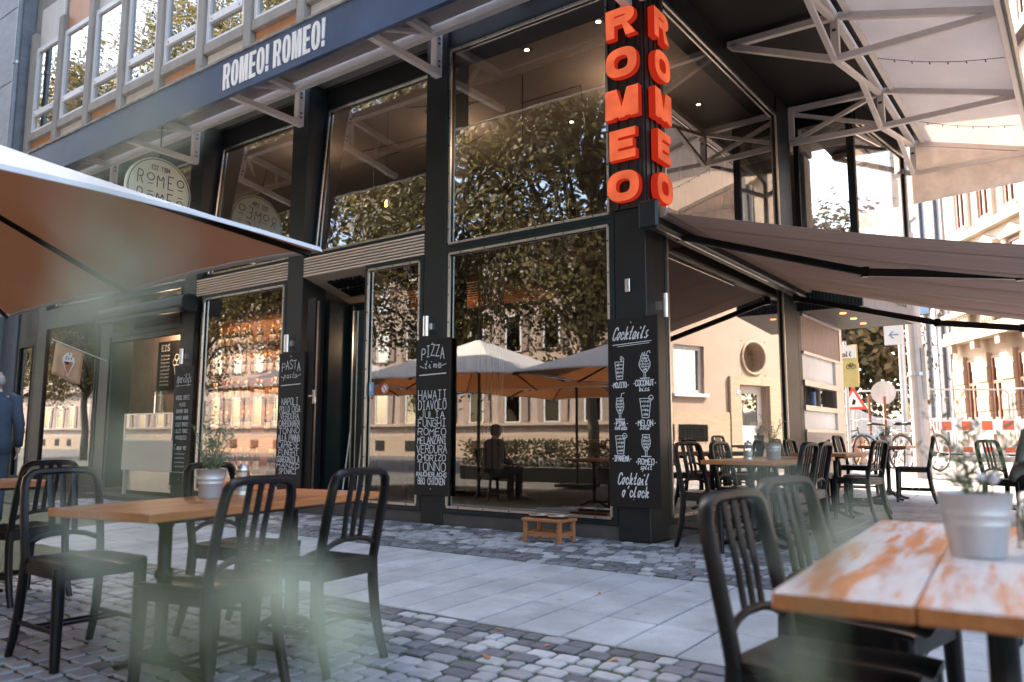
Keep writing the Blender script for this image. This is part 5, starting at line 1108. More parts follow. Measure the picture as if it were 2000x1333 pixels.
# ---------------------------------------------------------------- planters right in front of the photographer
m_leafF = M('pale_sage_leaf', (.35,.39,.30), .6, var=.2, scale=30, rv=.2, isl=True, trans=.35)
def P(px, py, d): return V(0,0,.9)+ray(px, py)/FOC*d
def near_plant(label, base, sprigs, seed):
    b = P(*base); t = thing('terrace_planter', label, 'planter', (b.x,b.y,gz(b.y)), 'planters at the terrace edge'); r = random.Random(seed); top = b.z-.02
    MB().lathe([(0,gz(b.y)),(.05,gz(b.y)),(.06,top-.01),(.063,top),(.058,top),(.054,top-.03),(0,top-.035)],20,(b.x,b.y,0)).obj('pot', m_zinc, t, ang=40)
    lf, st = MB(), MB()
    for pts, n_, L_, w in sprigs:
        q = [b+V(r.uniform(-.03,.03),r.uniform(-.03,.03),-.03)]+[P(*p) for p in pts]; fine = []
        for i in range(len(q)-1):
            for k in range(8): fine.append(q[i].lerp(q[i+1], k/8))
        fine.append(q[-1]); st.sweep(fine, .0014, n=5); lo = int(len(fine)*.45)
        for k in range(n_):
            i = r.randint(lo, len(fine)-1); d = (fine[min(i+1,len(fine)-1)]-fine[i-1]).normalized()
            leafquad(lf, fine[i], d*.8+V(r.uniform(-1,1),r.uniform(-1,1),r.uniform(-.6,.8))*.7, L_*r.uniform(.7,1.2), w*r.uniform(.7,1.2), r)
    lf.obj('leaves', m_leafF, t); st.obj('stems', m_stem, t)
near_plant('slender blurred plant right in front of the lens at lower left', (470,1900,.15), [
    ([(330,1150,.14),(250,700,.135),(225,330,.13)], 11, .019, .0058), ([(480,1330,.14),(455,1130,.14)], 6, .018, .006), ([(600,1390,.14),(640,1240,.14)], 5, .018, .006), ([(330,1330,.14),(245,1150,.14)], 5, .017, .0055)], 11)
near_plant('slender blurred plant right in front of the lens at lower right', (1640,1900,.17), [([(1600,1250,.17),(1590,1020,.17)], 4, .022, .0045), ([(1570,1400,.17),(1550,1310,.17)], 2, .02, .0045)], 12)
# ---------------------------------------------------------------- trees
def M_leaf(name, c1, c2, tr):
    return M(name, c1, .6, var=.2, scale=.6, col2=c2, rv=.35, isl=True, trans=tr)
m_bark = M('bark', (.09,.075,.06), .9, var=.35, scale=6, streak=(3,3,.6), bump=.5, bscale=20)
m_lind = M_leaf('lime_tree_leaf', (.060,.072,.026), (.23,.175,.070), .38)
m_ches = M_leaf('chestnut_leaf', (.060,.085,.045), (.19,.12,.05), .30)
def tree(name, label, x, y, ztrunk, zc, rx, rz, nclump, per, leaf, seed, mat, tr=.17, group=None):
    r = random.Random(seed); z0 = gz(y); t = thing(name, label, 'tree', (x,y,z0), group); tk = MB()
    p = [V(x,y,z0-.1),V(x+.05,y,z0+ztrunk*.5),V(x-.05,y+.1,z0+ztrunk),V(x,y,zc),V(x+.2,y,zc+rz*.6)]
    tk.sweep(p, [tr*1.25,tr,tr*.85,tr*.55,tr*.15], n=10)
    cl = []
    for k in range(nclump):
        a = r.uniform(0,6.28); cz = r.uniform(-1,1); f = r.uniform(.35,1.0)**.6; s_ = (1-abs(cz)**3)**.5
        cl.append(V(x+math.cos(a)*s_*rx*f*r.uniform(.8,1.12), y+math.sin(a)*s_*rx*f*r.uniform(.8,1.12), zc+cz*rz*f))
    for c_ in cl[::max(1,nclump//42)]:
        s0 = V(x,y,z0+ztrunk+(c_.z-z0-ztrunk)*r.uniform(.1,.5)); mid = s0.lerp(c_,.55)+V(0,0,.3); tk.sweep([s0,mid,c_], [tr*.5,tr*.3,tr*.08], n=6)
    tk.obj('trunk', m_bark, t, True); lf = MB(); vs_, fs = lf.v, lf.f
    for c_ in cl:
        cr = r.uniform(.5,1.0)*rx*.19
        for _ in range(per):
            p = c_+V(r.gauss(0,1),r.gauss(0,1),r.gauss(0,.75))*cr; nv0 = (p-c_)*(.9/cr)+(c_-V(x,y,zc))*(.5/rx)+V(r.uniform(-.5,.5),r.uniform(-.5,.5),.7+r.uniform(-.5,.5)); d = V(r.uniform(-1,1),r.uniform(-1,1),r.uniform(-.9,.3)).normalized(); s_ = nv0.cross(d)
            if s_.length < .1: continue
            d = s_.cross(nv0).normalized()
            s_ = s_.normalized()*leaf*.36; k_ = r.uniform(.65,1.35); s_ *= k_; L_ = leaf*k_*r.uniform(.85,1.2); b = len(vs_)
            vs_ += [tuple(p), tuple(p+d*L_*.45+s_), tuple(p+d*L_), tuple(p+d*L_*.45-s_)]; fs.append((b,b+1,b+2,b+3))
    lf.mi = [0]*len(fs); lf.obj('crown', mat, t)
TR = [(-4.0,-8.5,'first lime tree across the terrace'),(-11.8,-7.2,'lime tree whose trunk is mirrored in the corner window'),(-18.5,-8.0,'lime tree mirrored above the entrance'),(-26,-7.5,'lime tree mirrored in the bottle window'),(-34,-8.0,'lime tree mirrored by the ice cream hatch'),(-43,-7.5,'lime tree mirrored in the window with the flag'),(-53,-8.0,'lime tree mirrored in the windows at the far left'),(3.5,-8.5,'lime tree behind the photographer, right of the others')]
for i, (x, y, lb) in enumerate(TR): tree('lime_tree', 'tall '+lb, x, y, 2.9, 13.2, 4.8, 10.4, 290, 250, .155, 20+i, m_lind, .17, 'lime trees along the square')
tree('chestnut_tree', 'chestnut tree with browning leaves at the end of the side street', -8.4, 31, 1.6, 5.2, 3.7, 4.6, 210, 130, .22, 40, m_ches, .25)
# ---------------------------------------------------------------- house mirrored in the side window
def frame_xf(o, u, n): # local (u along facade, d outwards, z up)
    u = Vector((u[0],u[1],0)).normalized(); n = Vector((n[0],n[1],0)).normalized()
    return lambda a, d, z: V(o[0],o[1],0)+u*a+n*d+V(0,0,z)
def fbox(F, a0, a1, d0, d1, z0, z1, mb=None):
    mb = mb or MB(); mb.add([F(a0,d0,z0),F(a1,d0,z0),F(a1,d1,z0),F(a0,d1,z0),F(a0,d0,z1),F(a1,d0,z1),F(a1,d1,z1),F(a0,d1,z1)], [(0,3,2,1),(4,5,6,7),(0,1,5,4),(1,2,6,5),(2,3,7,6),(3,0,4,7)]); return mb
hs = thing('plaster_house', 'pale plaster house with round porthole window, mirrored in the side glass', 'building', (1.6,21.6,.4))
F = frame_xf((1.6,21.6), (-.395,.918), (-.918,-.395)); m_pl = M('peach_plaster', (.37,.285,.235), .85, var=.06, scale=1.5); m_st = M('travertine', (.38,.295,.215), .8, var=.14, scale=3, streak=(1,1,5))
wl = MB(); fbox(F,-9,-2.35,-6,0,.2,13,wl); fbox(F,-1.25,.15,-6,0,.2,13,wl); fbox(F,-2.35,-1.25,-6,0,.2,2.13,wl); fbox(F,-2.35,-1.25,-6,0,3.44,13,wl); fbox(F,1.15,7.6,-6,0,.2,13,wl); fbox(F,.15,1.15,-6,0,2.42,2.72,wl); fbox(F,.15,1.15,-6,0,3.72,13,wl); fbox(F,.15,1.15,-6,-.5,2.72,3.72,wl)
wl.obj('wall', m_pl, hs)
pc = MB(); n = 28; ou = []; 
for k in range(n):
    a = 2*math.pi*k/n; ou.append((.65+.45*math.cos(a), 3.22+.45*math.sin(a)))
for k in range(n): (a0,b0),(a1,b1) = ou[k], ou[(k+1)%n]; pc.quad(F(a0,.02,b0),F(a1,.02,b1),F(a1,-.4,b1),F(a0,-.4,b0))
sq = [(.65+.503*max(-1,min(1,1.42*math.cos(2*math.pi*k/n))), 3.22+.503*max(-1,min(1,1.42*math.sin(2*math.pi*k/n)))) for k in range(n)]
for k in range(n): q = (k+1)%n; pc.quad(F(*((ou[k][0],.0)),ou[k][1]),F(ou[q][0],.0,ou[q][1]),F(sq[q][0],.0,sq[q][1]),F(sq[k][0],.0,sq[k][1]))
pc.obj('porthole_reveal', m_pl, hs)
rg = MB(); rg.sweep([F(.65+.47*math.cos(2*math.pi*k/24),.03,3.22+.47*math.sin(2*math.pi*k/24)) for k in range(25)], .04, n=6); rg.obj('porthole_ring', m_st, hs)
pg = MB(); pg.poly([F(a,-.38,b) for a, b in ou]); pw_ = pg.obj('porthole_pane', m_pane, hs)
lt = MB()
for k in range(-3,4): lt.bar(F(.65+k*.14-.3,-.36,2.85),F(.65+k*.14+.3,-.36,3.6),.015,.015); lt.bar(F(.65+k*.14+.3,-.355,2.85),F(.65+k*.14-.3,-.355,3.6),.015,.015)
lt.obj('lattice', m_st, pw_)
fbox(F,-9,-.38,.0,.06,.2,1.64).obj('plinth', m_st, hs); fbox(F,1.9,7.6,.0,.06,.2,1.64).obj('plinth', m_st, hs)
fbox(F,-.37,.0,.0,.09,.2,2.66).obj('portal', m_st, hs); fbox(F,1.2,1.85,.0,.09,.2,2.66).obj('portal', m_st, hs); fbox(F,.0,1.2,.0,.09,2.43,2.66).obj('portal', m_st, hs)
dr = fbox(F,.15,1.15,-.25,-.2,.3,2.42).obj('door', m_tile_white, hs); fbox(F,.35,.95,-.199,-.19,1.3,2.2).obj('pane', m_pane, dr)
MB().box(0,.01,0,.01,0,.01).xf(Matrix.Translation(F(.25,-.15,1.2))).obj('handle', m_chrome, dr)
def hwin(a0, a1, z0, z1):
    f = MB(); fbox(F,a0,a0+.1,-.22,-.12,z0,z1,f); fbox(F,a1-.1,a1,-.22,-.12,z0,z1,f); fbox(F,a0+.1,a1-.1,-.22,-.12,z0,z0+.1,f); fbox(F,a0+.1,a1-.1,-.22,-.12,z1-.1,z1,f); w = f.obj('window', m_wf, hs)
    MB().quad(F(a0+.1,-.18,z0+.1),F(a1-.1,-.18,z0+.1),F(a1-.1,-.18,z1-.1),F(a0+.1,-.18,z1-.1)).obj('pane', m_fpane, w); fbox(F,a0-.08,a1+.08,-.05,.1,z0-.09,z0-.002).obj('sill', m_wf, w)
hwin(-2.35,-1.25,2.13,3.44)
gr = fbox(F,-2.3,-1.25,.061,.07,.85,1.3).obj('cellar_window', m_black, hs); gb = MB()
for k in range(9): gb.bar(F(-2.25+k*.12,.1,.85),F(-2.25+k*.12,.1,1.3),.02,.02)
for z_ in (.95,1.2): gb.bar(F(-2.3,.1,z_),F(-1.25,.1,z_),.02,.02)
gb.obj('grille', m_blk, gr)
fbox(F,-3.6,-2.45,.061,.07,.85,1.3).obj('cellar_window', m_black, hs); fbox(F,-.15,-.05,.091,.10,2.15,2.28).obj('house_number', M('blue_enamel', (.3,.4,.6), .4), hs)
fbox(F,-9.3,7.8,-6.3,.35,13,13.3).obj('roof', M('roof_slate', (.10,.09,.09), .8), hs)
# ---------------------------------------------------------------- opposite side of the square (mirrored in the shop windows)
ob = thing('sandstone_building', 'long pale building across the square, mirrored in the shop windows', 'building', (-30,-27,-.2)); m_sand = M('pale_sandstone', (.40,.315,.265), .85, var=.07, scale=.8, streak=(1,1,2)); m_shut = M('brown_shutter', (.30,.22,.18), .7, rv=.2)
MB().box(-130,8,-40,-27,-.3,13.5).obj('wall', m_sand, ob); MB().box(-130,8,-27,-26.85,-.3,1.1).obj('plinth', m_st, ob); MB().box(-130,8,-27,-26.8,1.75,1.95).obj('ledge', m_sand, ob); MB().box(-130,8,-27,-26.7,5.6,5.85).obj('ledge', m_sand, ob); MB().box(-130.3,8.3,-40,-26.4,13.5,13.9).obj('cornice', m_sand, ob)
w0 = None
for zb, hh in ((2.0,2.2),(6.4,2.2),(10.0,2.0)):
    for k in range(34):
        x = -93+k*2.9
        if w0 is None:
            f = MB(); f.box(-.6,.6,.0,.08,-.05,.0); f.box(-.62,-.5,0,.06,0,2.2); f.box(.5,.62,0,.06,0,2.2); f.box(-.62,.62,0,.06,2.2,2.32); w = f.obj('window', m_wf); pn_ = MB().quad((-.5,.03,0),(.5,.03,0),(.5,.03,2.2),(-.5,.03,2.2)).obj('pane', m_fpane, w); s1 = MB().box(-1.12,-.64,0,.07,0,2.2).obj('shutter', m_shut, w); s2 = MB().box(.64,1.12,0,.07,0,2.2).obj('shutter', m_shut, w); w0 = w
        else: w = dup(w0)
        w.parent = ob; w.location = V(x,-26.999,zb)-ob.location; w.scale = (1,1,hh/2.2)
for k in range(34): MB().box(-93+k*2.9-.45,-93+k*2.9+.45,-26.849,-26.82,.1,.8).obj('cellar_window', m_black, ob)
hg = thing('clipped_hedge','dark clipped hedge across the terrace, mirrored in the corner window','hedge',(-11,-5.2,-.2)); hm = MB(); r = random.Random(9)
MB().cbox(-15,-8.5,-5.6,-5.0,-.25,.15,.02).obj('trough', m_blk, hg)
for _ in range(2600): p = V(r.uniform(-15,-8.5),r.uniform(-5.6,-5.0),r.uniform(.12,.85)); leafquad(hm, p, V(r.uniform(-1,1),r.uniform(-1,1),r.uniform(-.2,1)), .12, .06, r)
hm.obj('foliage', m_ches, hg)
# ---------------------------------------------------------------- far end of the side street
cb_ = thing('ornate_building','cream renaissance revival building with arched windows on the far right','building',(-4.6,37.7,.5))
G = frame_xf((-4.6,37.7), (.537,-.843), (-.843,-.537)); m_cr = M('cream_stone', (.46,.33,.23), .8, var=.07, scale=1.0); m_cr2 = M('cream_stucco', (.50,.41,.32), .8, var=.05); m_bw = M('brown_window_frame', (.28,.11,.06), .5); m_cur = M('net_curtain', (.55,.52,.48), .8)
fbox(G,0,30,-8,-.001,.2,4.9).obj('wall', m_cr, cb_); fbox(G,0,30,-8,-.001,4.9,20).obj('wall', m_cr2, cb_)
for k in range(16):
    a = .3+k*1.8
    for z_ in range(6): fbox(G,a,a+.86,0,.22-.03*(z_%2),.9+z_*.56,.9+z_*.56+.545).obj('rusticated_block', m_cr, cb_)
    def ow(a0, a1, z0, z1, arch=False):
        f = MB(); fbox(G,a0,a0+.1,0,.08,z0,z1,f); fbox(G,a1-.1,a1,0,.08,z0,z1,f); fbox(G,a0+.1,a1-.1,0,.08,z1-.1,z1,f); fbox(G,a0+.1,a1-.1,0,.08,z0,z0+.1,f); fbox(G,a0+.1,a1-.1,0,.09,z0+(z1-z0)*.62,z0+(z1-z0)*.66,f); fbox(G,(a0+a1)/2-.04,(a0+a1)/2+.04,0,.085,z0+.1,z0+(z1-z0)*.62,f)
        w = f.obj('window', m_bw, cb_); MB().quad(G(a0+.1,.03,z0+.1),G(a1-.1,.03,z0+.1),G(a1-.1,.03,z1-.1),G(a0+.1,.03,z1-.1)).obj('pane', GLASS('street_pane',.25,(.5,.5,.5)) if 'street_pane' not in bpy.data.materials else bpy.data.materials['street_pane'], w); MB().quad(G(a0+.1,.01,z0+.1),G(a1-.1,.01,z0+.1),G(a1-.1,.01,z1-.1),G(a0+.1,.01,z1-.1)).obj('curtain', m_cur, w)
        if arch:
            s_ = MB(); pts = [(a0-.12,z0-.1),(a0-.12,z1-.1)]+[((a0+a1)/2-((a1-a0)/2+.12)*math.cos(math.pi*t/10), z1-.1+((a1-a0)/2+.12)*math.sin(math.pi*t/10)) for t in range(1,10)]+[(a1+.12,z1-.1),(a1+.12,z0-.1)]
            s_.sweep([G(p[0],.06,p[1]) for p in pts], .07, .07, n=6); s_.obj('surround', m_cr2, w)
        elif arch is False:
            s_ = MB(); fbox(G,a0-.2,a0-.04,.0,.14,z0-.2,z1+.1,s_); fbox(G,a1+.04,a1+.2,.0,.14,z0-.2,z1+.1,s_); fbox(G,a0-.28,a1+.28,.0,.26,z1+.1,z1+.24,s_); s_.prism([G(a0-.28,.02,z1+.24),G(a1+.28,.02,z1+.24),G((a0+a1)/2,.02,z1+.55)], G(0,.2,0)-G(0,0,0)); s_.obj('surround', m_cr2, w)
        fbox(G,a0-.05,a1+.05,.0,.20,z0-.18,z0-.02).obj('sill', m_cr2, w)
    ow(a+.96, a+1.74, 1.3, 4.1, None); ow(a+.92, a+1.72, 6.3, 8.2, False); ow(a+.92, a+1.72, 9.5, 12.3, k % 2 == 0); ow(a+.92, a+1.72, 14.4, 16.8, True)
    for j in range(5): 
        MB().lathe([(.05,5.35),(.09,5.5),(.05,5.75),(.08,5.9)],8,tuple(G(a+.95+j*.17,.25,0))).obj('baluster', m_cr2, cb_)
    fbox(G,a+.25,a+.55,.22,.45,4.45,4.8).obj('console', m_cr2, cb_)
for z0, z1, d in ((4.80,5.1,.5),(5.12,5.34,.3),(5.92,6.1,.36),(8.95,9.25,.3),(13.1,13.5,.4),(18.6,19.2,.8)): fbox(G,-.1,30,0,d,z0,z1).obj('cornice', m_cr2, cb_)
gb_ = thing('grey_brick_building','tall grey brick building with narrow window slits beside the ornate one','building',(-5,38.5,.5))
G2 = frame_xf((-4.75,38.0), (-.537,.843), (-.843,-.537)); 
def M_brick():
    m = bpy.data.materials.new('grey_brick'); m.use_nodes = True; t = m.node_tree; b = t.nodes['Principled BSDF']; tc = nn(t,'TexCoord'); mp = nn(t,'Mapping'); mp.inputs['Rotation'].default_value = (math.radians(90),0,math.radians(30)); bk_ = nn(t,'TexBrick', Scale=4.0); bk_.inputs['Color1'].default_value = (.20,.205,.22,1); bk_.inputs['Color2'].default_value = (.29,.29,.30,1); bk_.inputs['Mortar'].default_value = (.36,.35,.35,1)
    t.links.new(tc.outputs['Object'], mp.inputs[0]); t.links.new(mp.outputs[0], bk_.inputs[0]); t.links.new(bk_.outputs[0], b.inputs['Base Color']); b.inputs['Roughness'].default_value = .85; return m
m_gbr = M_brick(); m_dkbr = M('dark_brick_return', (.10,.105,.12), .85)
fbox(G2,0,4.8,-8,0,.2,17).obj('wall', m_gbr, gb_)
for a in (.35,1.75,3.1): fbox(G2,a,a+.35,.0,.14,.6,17).obj('pier', m_dkbr, gb_)
for a in (.8,2.2):
    for z_ in (1.2,4.2): fbox(G2,a,a+.28,.001,.05,z_,z_+2.3).obj('slit_window', m_pane, gb_)
w = fbox(G2,2.1,2.95,.0,.06,11.2,13.4).obj('window', m_dkbr, gb_); fbox(G2,2.2,2.85,.061,.07,11.3,13.3).obj('pane', M('orange_blind', (.45,.20,.07), .6), w)
w = fbox(G2,.9,1.25,.0,.12,1,9).obj('light_strip', m_tile_white, gb_)
# mast with lamp hood and arrow plate
mt = thing('street_mast','tall pale steel street mast behind the far chairs','mast',(-2.45,15.4,gz(15.4)))
MB().sweep([(-2.45,15.4,gz(15.4)-.05),(-2.46,15.4,2.2),(-2.5,15.4,4.6)],[.145,.13,.12],n=16).obj('pole', M('pale_steel_mast', (.38,.33,.31), .5, .3, var=.1), mt)
MB().lathe([(.138,2.02),(.15,2.02),(.15,2.08),(.138,2.08)],16,(-2.46,15.4,0)).obj('band', m_zinc, mt)
ap_ = MB().box(-2.93,-2.62,15.25,15.262,2.58,2.95).obj('arrow_plate', m_tile_white, mt); q = MB(); stroke(q, [(.06,0),(-.07,0)], .02, lambda p: V(-2.76+p.x,15.246-p.z,2.76+p.y)); stroke(q, [(-.02,.06),(-.08,0),(-.02,-.06)], .02, lambda p: V(-2.76+p.x,15.246-p.z,2.76+p.y)); q.obj('arrow', M('arrow_blue', (.12,.2,.35), .5), ap_)
MB().box(-2.36,-2.3,15.3,15.5,1.6,2.5).obj('side_box', m_zinc, mt)
lh = thing('round_lamp_hood','wide round beige lamp hood on a slim post beside the mast','lamp',(-3.3,17.5,gz(17.5))); MB().lathe([(.03,3.42),(.10,3.40),(.55,3.32),(.57,3.36),(.30,3.55),(.03,3.6)],28,(-3.3,17.5,0)).obj('hood', M('beige_hood', (.55,.46,.36), .6), lh, ang=40); MB().cyl((-3.05,17.5,.3),(-3.05,17.5,3.4),.06,12).obj('post', m_zinc, lh)
po = thing('wall_poster','blue and white poster high on the far mast','poster',(-2.5,16.2,3.3)); MB().box(-2.62,-2.30,16.0,16.01,3.2,3.75).obj('sheet', M('poster_blue', (.25,.42,.60), .5), po); MB().box(-2.60,-2.32,15.99,15.999,3.5,3.53).obj('white_bar', m_tile_white, po)
ys_ = thing('yellow_route_sign','tall yellow and white bicycle detour sign behind the kiosk','sign',(-3.62,15.2,gz(15.2)))
MB().cbox(-3.80,-3.38,15.18,15.20,1.85,2.62,.006).obj('plate', M('sign_yellow', (.50,.40,.16), .5), ys_); MB().box(-3.78,-3.40,15.168,15.179,2.38,2.60).obj('white_field', m_tile_white, ys_); MB().cyl((-3.6,15.22,gz(15.2)),(-3.6,15.22,2.7),.03,10).obj('post', m_zinc, ys_)
q = MB(); FF = lambda p: V(-3.50+p.x,15.165-p.z,2.24+p.y); stroke(q, arc(-.045,-.02,.035,.035,0,360,12), .010, FF); stroke(q, arc(.045,-.02,.035,.035,0,360,12), .010, FF); stroke(q, [(-.045,-.02),(-.01,.04),(.03,.04),(.045,-.02)], .010, FF); stroke(q, [(-.01,.04),(0,-.02)], .010, FF); q.obj('bicycle_symbol', m_black, ys_); q = MB(); text(q, 'wall', -.20, .03, .17, .09, .014, FF); q.obj('lettering', m_black, ys_)
# warning triangle, round sign, rusty stakes
ws_ = thing('warning_triangle','red and white roadworks warning triangle on a post','sign',(-4.66,20.3,gz(20))); z = 1.62
q = MB(); q.prism([(-4.98,20.28,z),(-4.34,20.28,z),(-4.66,20.28,z+.58)],(0,.015,0)); tp_ = q.obj('plate', M('sign_red', (.60,.07,.04), .5), ws_); q = MB(); q.prism([(-4.87,20.27,z+.065),(-4.45,20.27,z+.065),(-4.66,20.27,z+.45)],(0,.009,0)); q.obj('white_field', m_tile_white, tp_); q = MB(); q.prism([(-4.70,20.262,z+.12),(-4.63,20.262,z+.12),(-4.60,20.262,z+.22),(-4.66,20.262,z+.26)],(0,.007,0)); q.obj('worker_symbol', m_black, tp_)
MB().cyl((-4.66,20.32,gz(20)),(-4.66,20.32,2.9),.035,10).obj('post', m_zinc, ws_); MB().cyl((-4.62,20.3,2.25),(-4.62,20.3,2.75),.12,14).obj('warning_lamp', M('amber_lamp', (.50,.30,.10), .5), ws_)
rs_ = thing('round_sign_back','grey back of a round road sign on a post','sign',(-4.35,22,gz(22))); MB().lathe([(0,-.01),(.30,-.01),(.30,.01),(0,.01)],24,(-4.32,22,2.1),'y').obj('plate', m_zinc, rs_); MB().cyl((-4.32,22.03,gz(22)),(-4.32,22.03,2.45),.035,10).obj('post', m_zinc, rs_)
m_rust = M('rusty_steel', (.20,.075,.035), .8, var=.3)
for i, (x, y, h) in enumerate(((-4.55,18.2,1.55),(-3.95,18.6,1.55),(-3.60,18.4,1.5),(-3.22,18.6,1.4))):
    t = thing('rusty_stake', ['rusty stake with a pale blue foot among the bicycles','rusty stake beside the white bicycle handlebar','rusty stake in front of the silver van windscreen','rusty stake with a yellow lamp nearest the barrier'][i], 'stake', (x,y,gz(y))); MB().cyl((x,y,gz(y)),(x,y,gz(y)+h),.03,8).obj('stake', m_rust, t)
    if i == 0: MB().cyl((x,y,gz(y)),(x,y,gz(y)+.9),.034,8).obj('blue_sleeve', M('pale_blue_paint', (.25,.42,.55), .6), t)
    if i == 3: MB().cyl((x,y,gz(y)+1.0),(x,y,gz(y)+1.35),.07,10).obj('lamp', M('yellow_lamp', (.55,.35,.06), .5), t)
# barriers
def barrier(x0, y0, x1, y1, label):
    z = gz((y0+y1)/2); t = thing('site_barrier', label, 'barrier', ((x0+x1)/2,(y0+y1)/2,z), 'red and white site barriers'); d = V(x1-x0,y1-y0,0); L_ = d.length; d.normalize(); n = V(d.y,-d.x,0); B = frame_xf((x0,y0), d, n)
    f = MB(); 
    for za, zb in ((.68,.72),(.96,1.0),(.10,.14),(.28,.32)): fbox(B,0,L_,-.02,.02,z+za,z+zb,f)
    k = 0; a = .02
    while a < L_-.05: fbox(B,a,a+.07,-.018,.018,z+.14,z+1.06,f); a += .165
    f.obj('frame', m_tile_white, t)
    for za, zb in ((.722,.958),(.142,.278)):
        a = .0; k = 0
        while a < L_-.05: fbox(B,a+.004,min(L_,a+.245),-.014,.024,z+za,z+zb).obj('board', m_redplastic if k % 2 == 0 else m_tile_white, t); a += .25; k += 1
    for a in (.25, L_-.25): fbox(B,a-.1,a+.1,-.35,.35,z,z+.10).obj('foot', m_blk, t)
barrier(-3.35,24.4,-1.35,23.9,'red and white plastic barrier in the middle of the far street'); barrier(-1.33,23.9,.6,23.5,'red and white plastic barrier cut by the right edge'); barrier(-3.95,26.3,-3.37,24.42,'red and white plastic barrier turned away behind the mast')
def site_fence(x0, y0, x1, y1, label, h=1.75):
    z = gz((y0+y1)/2)+.1; t = thing('site_fence', label, 'fence', ((x0+x1)/2,(y0+y1)/2,z), 'steel mesh site fences'); a, b = V(x0,y0,z), V(x1,y1,z); d = (b-a).normalized()
    MB().sweep([a,a+V(0,0,h-.1),a+d*.1+V(0,0,h),b-d*.1+V(0,0,h),b+V(0,0,h-.1),b,a], .028, n=6).obj('tube_frame', m_zinc, t); w = MB(); L_ = (b-a).length
    for k in range(1, int(L_/.14)): p = a+d*(k*.14); w.bar(p, p+V(0,0,h), .005, .005)
    for k in range(1, 8): w.bar(a+V(0,0,h*k/8), b+V(0,0,h*k/8), .005, .005)
    w.obj('mesh', m_zinc, t); fbox(frame_xf((x0,y0),d,(d.y,-d.x)),-.1,.2,-.3,.3,z-.1,z).obj('foot', m_base, t)
site_fence(-6.9,24.0,-5.6,24.2,'steel mesh fence panel left of the van'); site_fence(-5.5,24.2,-4.2,24.4,'steel mesh fence panel in front of the van'); site_fence(-4.1,24.5,-1.9,26.2,'steel mesh fence panel behind the mast'); site_fence(-1.8,26.1,-.4,25.6,'steel mesh fence panel above the barrier near the right edge')
# van, brick pallet
vn = thing('silver_van','silver van parked behind the bicycles','van',(-6.4,26.5,gz(26.5))); m_car = M('silver_paint', (.42,.43,.46), .25, .6, var=.05, coat=.5); zv = gz(26.5)
pr = [(-9.2,.35),(-9.2,1.35),(-9.0,1.52),(-6.2,1.55),(-5.4,1.12),(-4.6,1.0),(-4.35,.8),(-4.3,.35)]; b = MB(); b.prism([(x,26.0,zv+z) for x, z in pr],(0,1.75,0)); b.obj('body', m_car, vn, bevel=.05)
gl_ = MB(); gl_.poly([(x,25.985,zv+z) for x, z in ((-6.35,1.45),(-7.3,1.45),(-7.3,1.02),(-5.75,1.02))]); gl_.obj('side_window', m_pane, vn); gl_ = MB(); gl_.poly([(x,25.985,zv+z) for x, z in ((-7.4,1.45),(-8.9,1.45),(-8.9,1.05),(-7.4,1.05))]); gl_.obj('side_window', m_pane, vn); gl_ = MB(); gl_.quad((-6.17,26.1,zv+1.54),(-5.42,26.1,zv+1.14),(-5.42,27.6,zv+1.14),(-6.17,27.6,zv+1.54)); gl_.v = [(x+.01,y,z+.012) for x,y,z in gl_.v]; gl_.obj('windscreen', m_pane, vn)
for x in (-8.4,-5.1):
    wh = MB().lathe([(.001,-.1),(.30,-.1),(.33,-.07),(.33,.07),(.30,.1),(.001,.1)],24,(x,26.05,zv+.33),'y').obj('wheel', m_blk, vn, ang=40); MB().lathe([(.001,-.104),(.19,-.104),(.19,-.10),(.001,-.10)],16,(x,26.05,zv+.33),'y').obj('rim', m_zinc, wh)
bp_ = thing('brick_pallet','pallet stacked with orange bricks beside the kiosk corner','pallet',(-4.9,19.5,gz(19.5))); zb = gz(19.5); m_br = M('orange_brick', (.36,.15,.06), .85, var=.15, rv=.2)
MB().cbox(-5.5,-4.35,19.4,20.0,zb,zb+.12).obj('pallet', m_wood, bp_)
for r_ in range(7):
    for k in range(5): MB().cbox(-5.48+k*.225+(.05 if r_ % 2 else 0),-5.27+k*.225+(.05 if r_ % 2 else 0),19.42,19.95,zb+.125+r_*.08,zb+.20+r_*.08,.004).obj('brick', m_br, bp_)
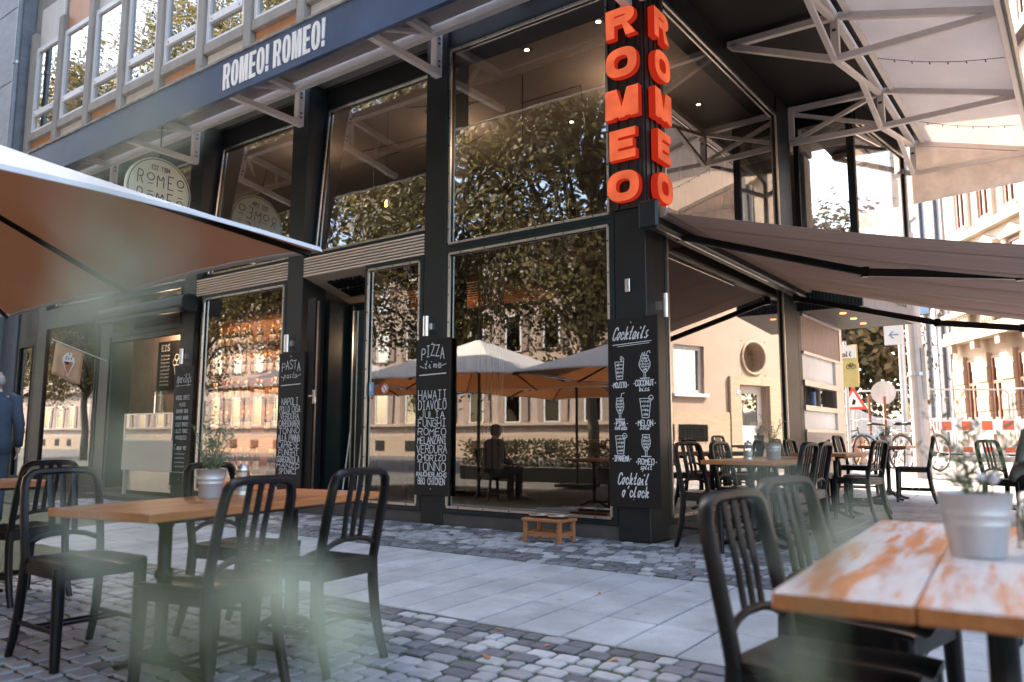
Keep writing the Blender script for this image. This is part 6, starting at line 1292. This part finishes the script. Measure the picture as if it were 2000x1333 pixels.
# bicycles
def bicycle(label, x, y, rot, col, k=1.0):
    t = thing('bicycle', label, 'bicycle', (0,0,0), 'bicycles parked by the mast'); mf = M('bike_paint_%.2f' % col[0], col, .35)
    for wx in (-.52,.52):
        w = MB().sweep([(wx+.335*math.cos(a),0,.345+.335*math.sin(a)) for a in [2*math.pi*i/28 for i in range(29)]], .016, n=6, cap=False, up=(0,1,0)).obj('wheel', m_blk, t)
        MB().sweep([(wx+.31*math.cos(a),0,.345+.31*math.sin(a)) for a in [2*math.pi*i/28 for i in range(29)]], .008, n=5, cap=False, up=(0,1,0)).obj('rim', m_zinc, w); s_ = MB()
        for i in range(14): a = 2*math.pi*i/14; s_.bar((wx,0,.345),(wx+.31*math.cos(a),0,.345+.31*math.sin(a)),.003,.003,(0,1,0))
        s_.obj('spokes', m_zinc, w); MB().sweep([(wx+.365*math.cos(a),0,.345+.365*math.sin(a)) for a in [math.pi*(.15+.75*i/10) for i in range(11)]], .022, .004, n=6, up=(0,1,0)).obj('mudguard', mf, t)
    f = MB(); bb, st, hd, hb = V(-.08,0,.30), V(-.22,0,.80), V(.38,0,.86), V(.42,0,.72)
    for p, q in ((bb,st),(st+V(.02,0,-.06),hd-V(.0,0,.06)),(bb,hb),(hb,hd),(hb,V(.52,0,.345)),(bb,V(-.52,.0,.345)),(st-V(0,0,.08),V(-.52,0,.345))): f.cyl(p, q, .014, 8)
    f.obj('frame', mf, t); MB().sweep([hd,hd+V(-.01,0,.12),hd+V(.02,-.10,.16),hd+V(-.10,-.28,.15)],.011,n=8).obj('handlebar', m_chrome, t); MB().sweep([hd+V(-.01,0,.12),hd+V(.02,.10,.16),hd+V(-.10,.28,.15)],.011,n=8).obj('handlebar', m_chrome, t)
    MB().sweep([(-.38,0,.90),(-.28,0,.915),(-.16,0,.90),(-.05,0,.885)],[.09,.085,.045,.02],[.03,.03,.025,.015],n=10).obj('saddle', m_blk, t, True); MB().cyl(st, V(-.25,0,.90), .012, 8).obj('seat_post', m_chrome, t)
    r_ = MB(); r_.bar((-.75,0,.74),(-.30,0,.74),.10,.012); r_.cyl((-.72,.05,.74),(-.53,.06,.36),.006,6); r_.obj('carrier', m_zinc, t); c_ = MB().lathe([(.001,-.01),(.09,-.01),(.09,.01),(.001,.01)],18,(-.08,.03,.30),'y').obj('chainring', m_blk, t); MB().bar((-.08,.06,.30),(.02,.09,.17),.02,.012).obj('pedal', m_blk, t)
    am = bpy.data.materials.get('amber_reflector') or M('amber_reflector', (.7,.3,.03), .3)
    for wx in (-.52,.52): MB().box(wx+.1,wx+.14,-.012,.012,.50,.53).obj('reflector', am, t); MB().box(wx-.14,wx-.1,-.012,.012,.16,.19).obj('reflector', am, t)
    t.location = (x,y,gz(y)); t.rotation_euler = (0,0,rot); return t
bicycle('city bicycle with rusty orange frame parked closest to the mast', -2.72, 16.9, math.radians(62), (.20,.12,.07)); bicycle('pale city bicycle with white handlebar behind the farthest table', -3.22, 17.3, math.radians(110), (.45,.48,.48)); bicycle('dark city bicycle half hidden by the kiosk corner', -3.95, 16.6, math.radians(75), (.03,.03,.035)); bicycle('pale blue bicycle in the middle of the parked bicycles', -3.5, 18.0, math.radians(25), (.28,.40,.46))
# kerb in the far street
kb_ = MB(); kb_.box(-3.0,30,21.9,22.2,gz(22)-.05,gz(22)+.12); tag(kb_.obj('kerb', M('concrete_kerb', (.34,.31,.29), .8)), kind='structure')
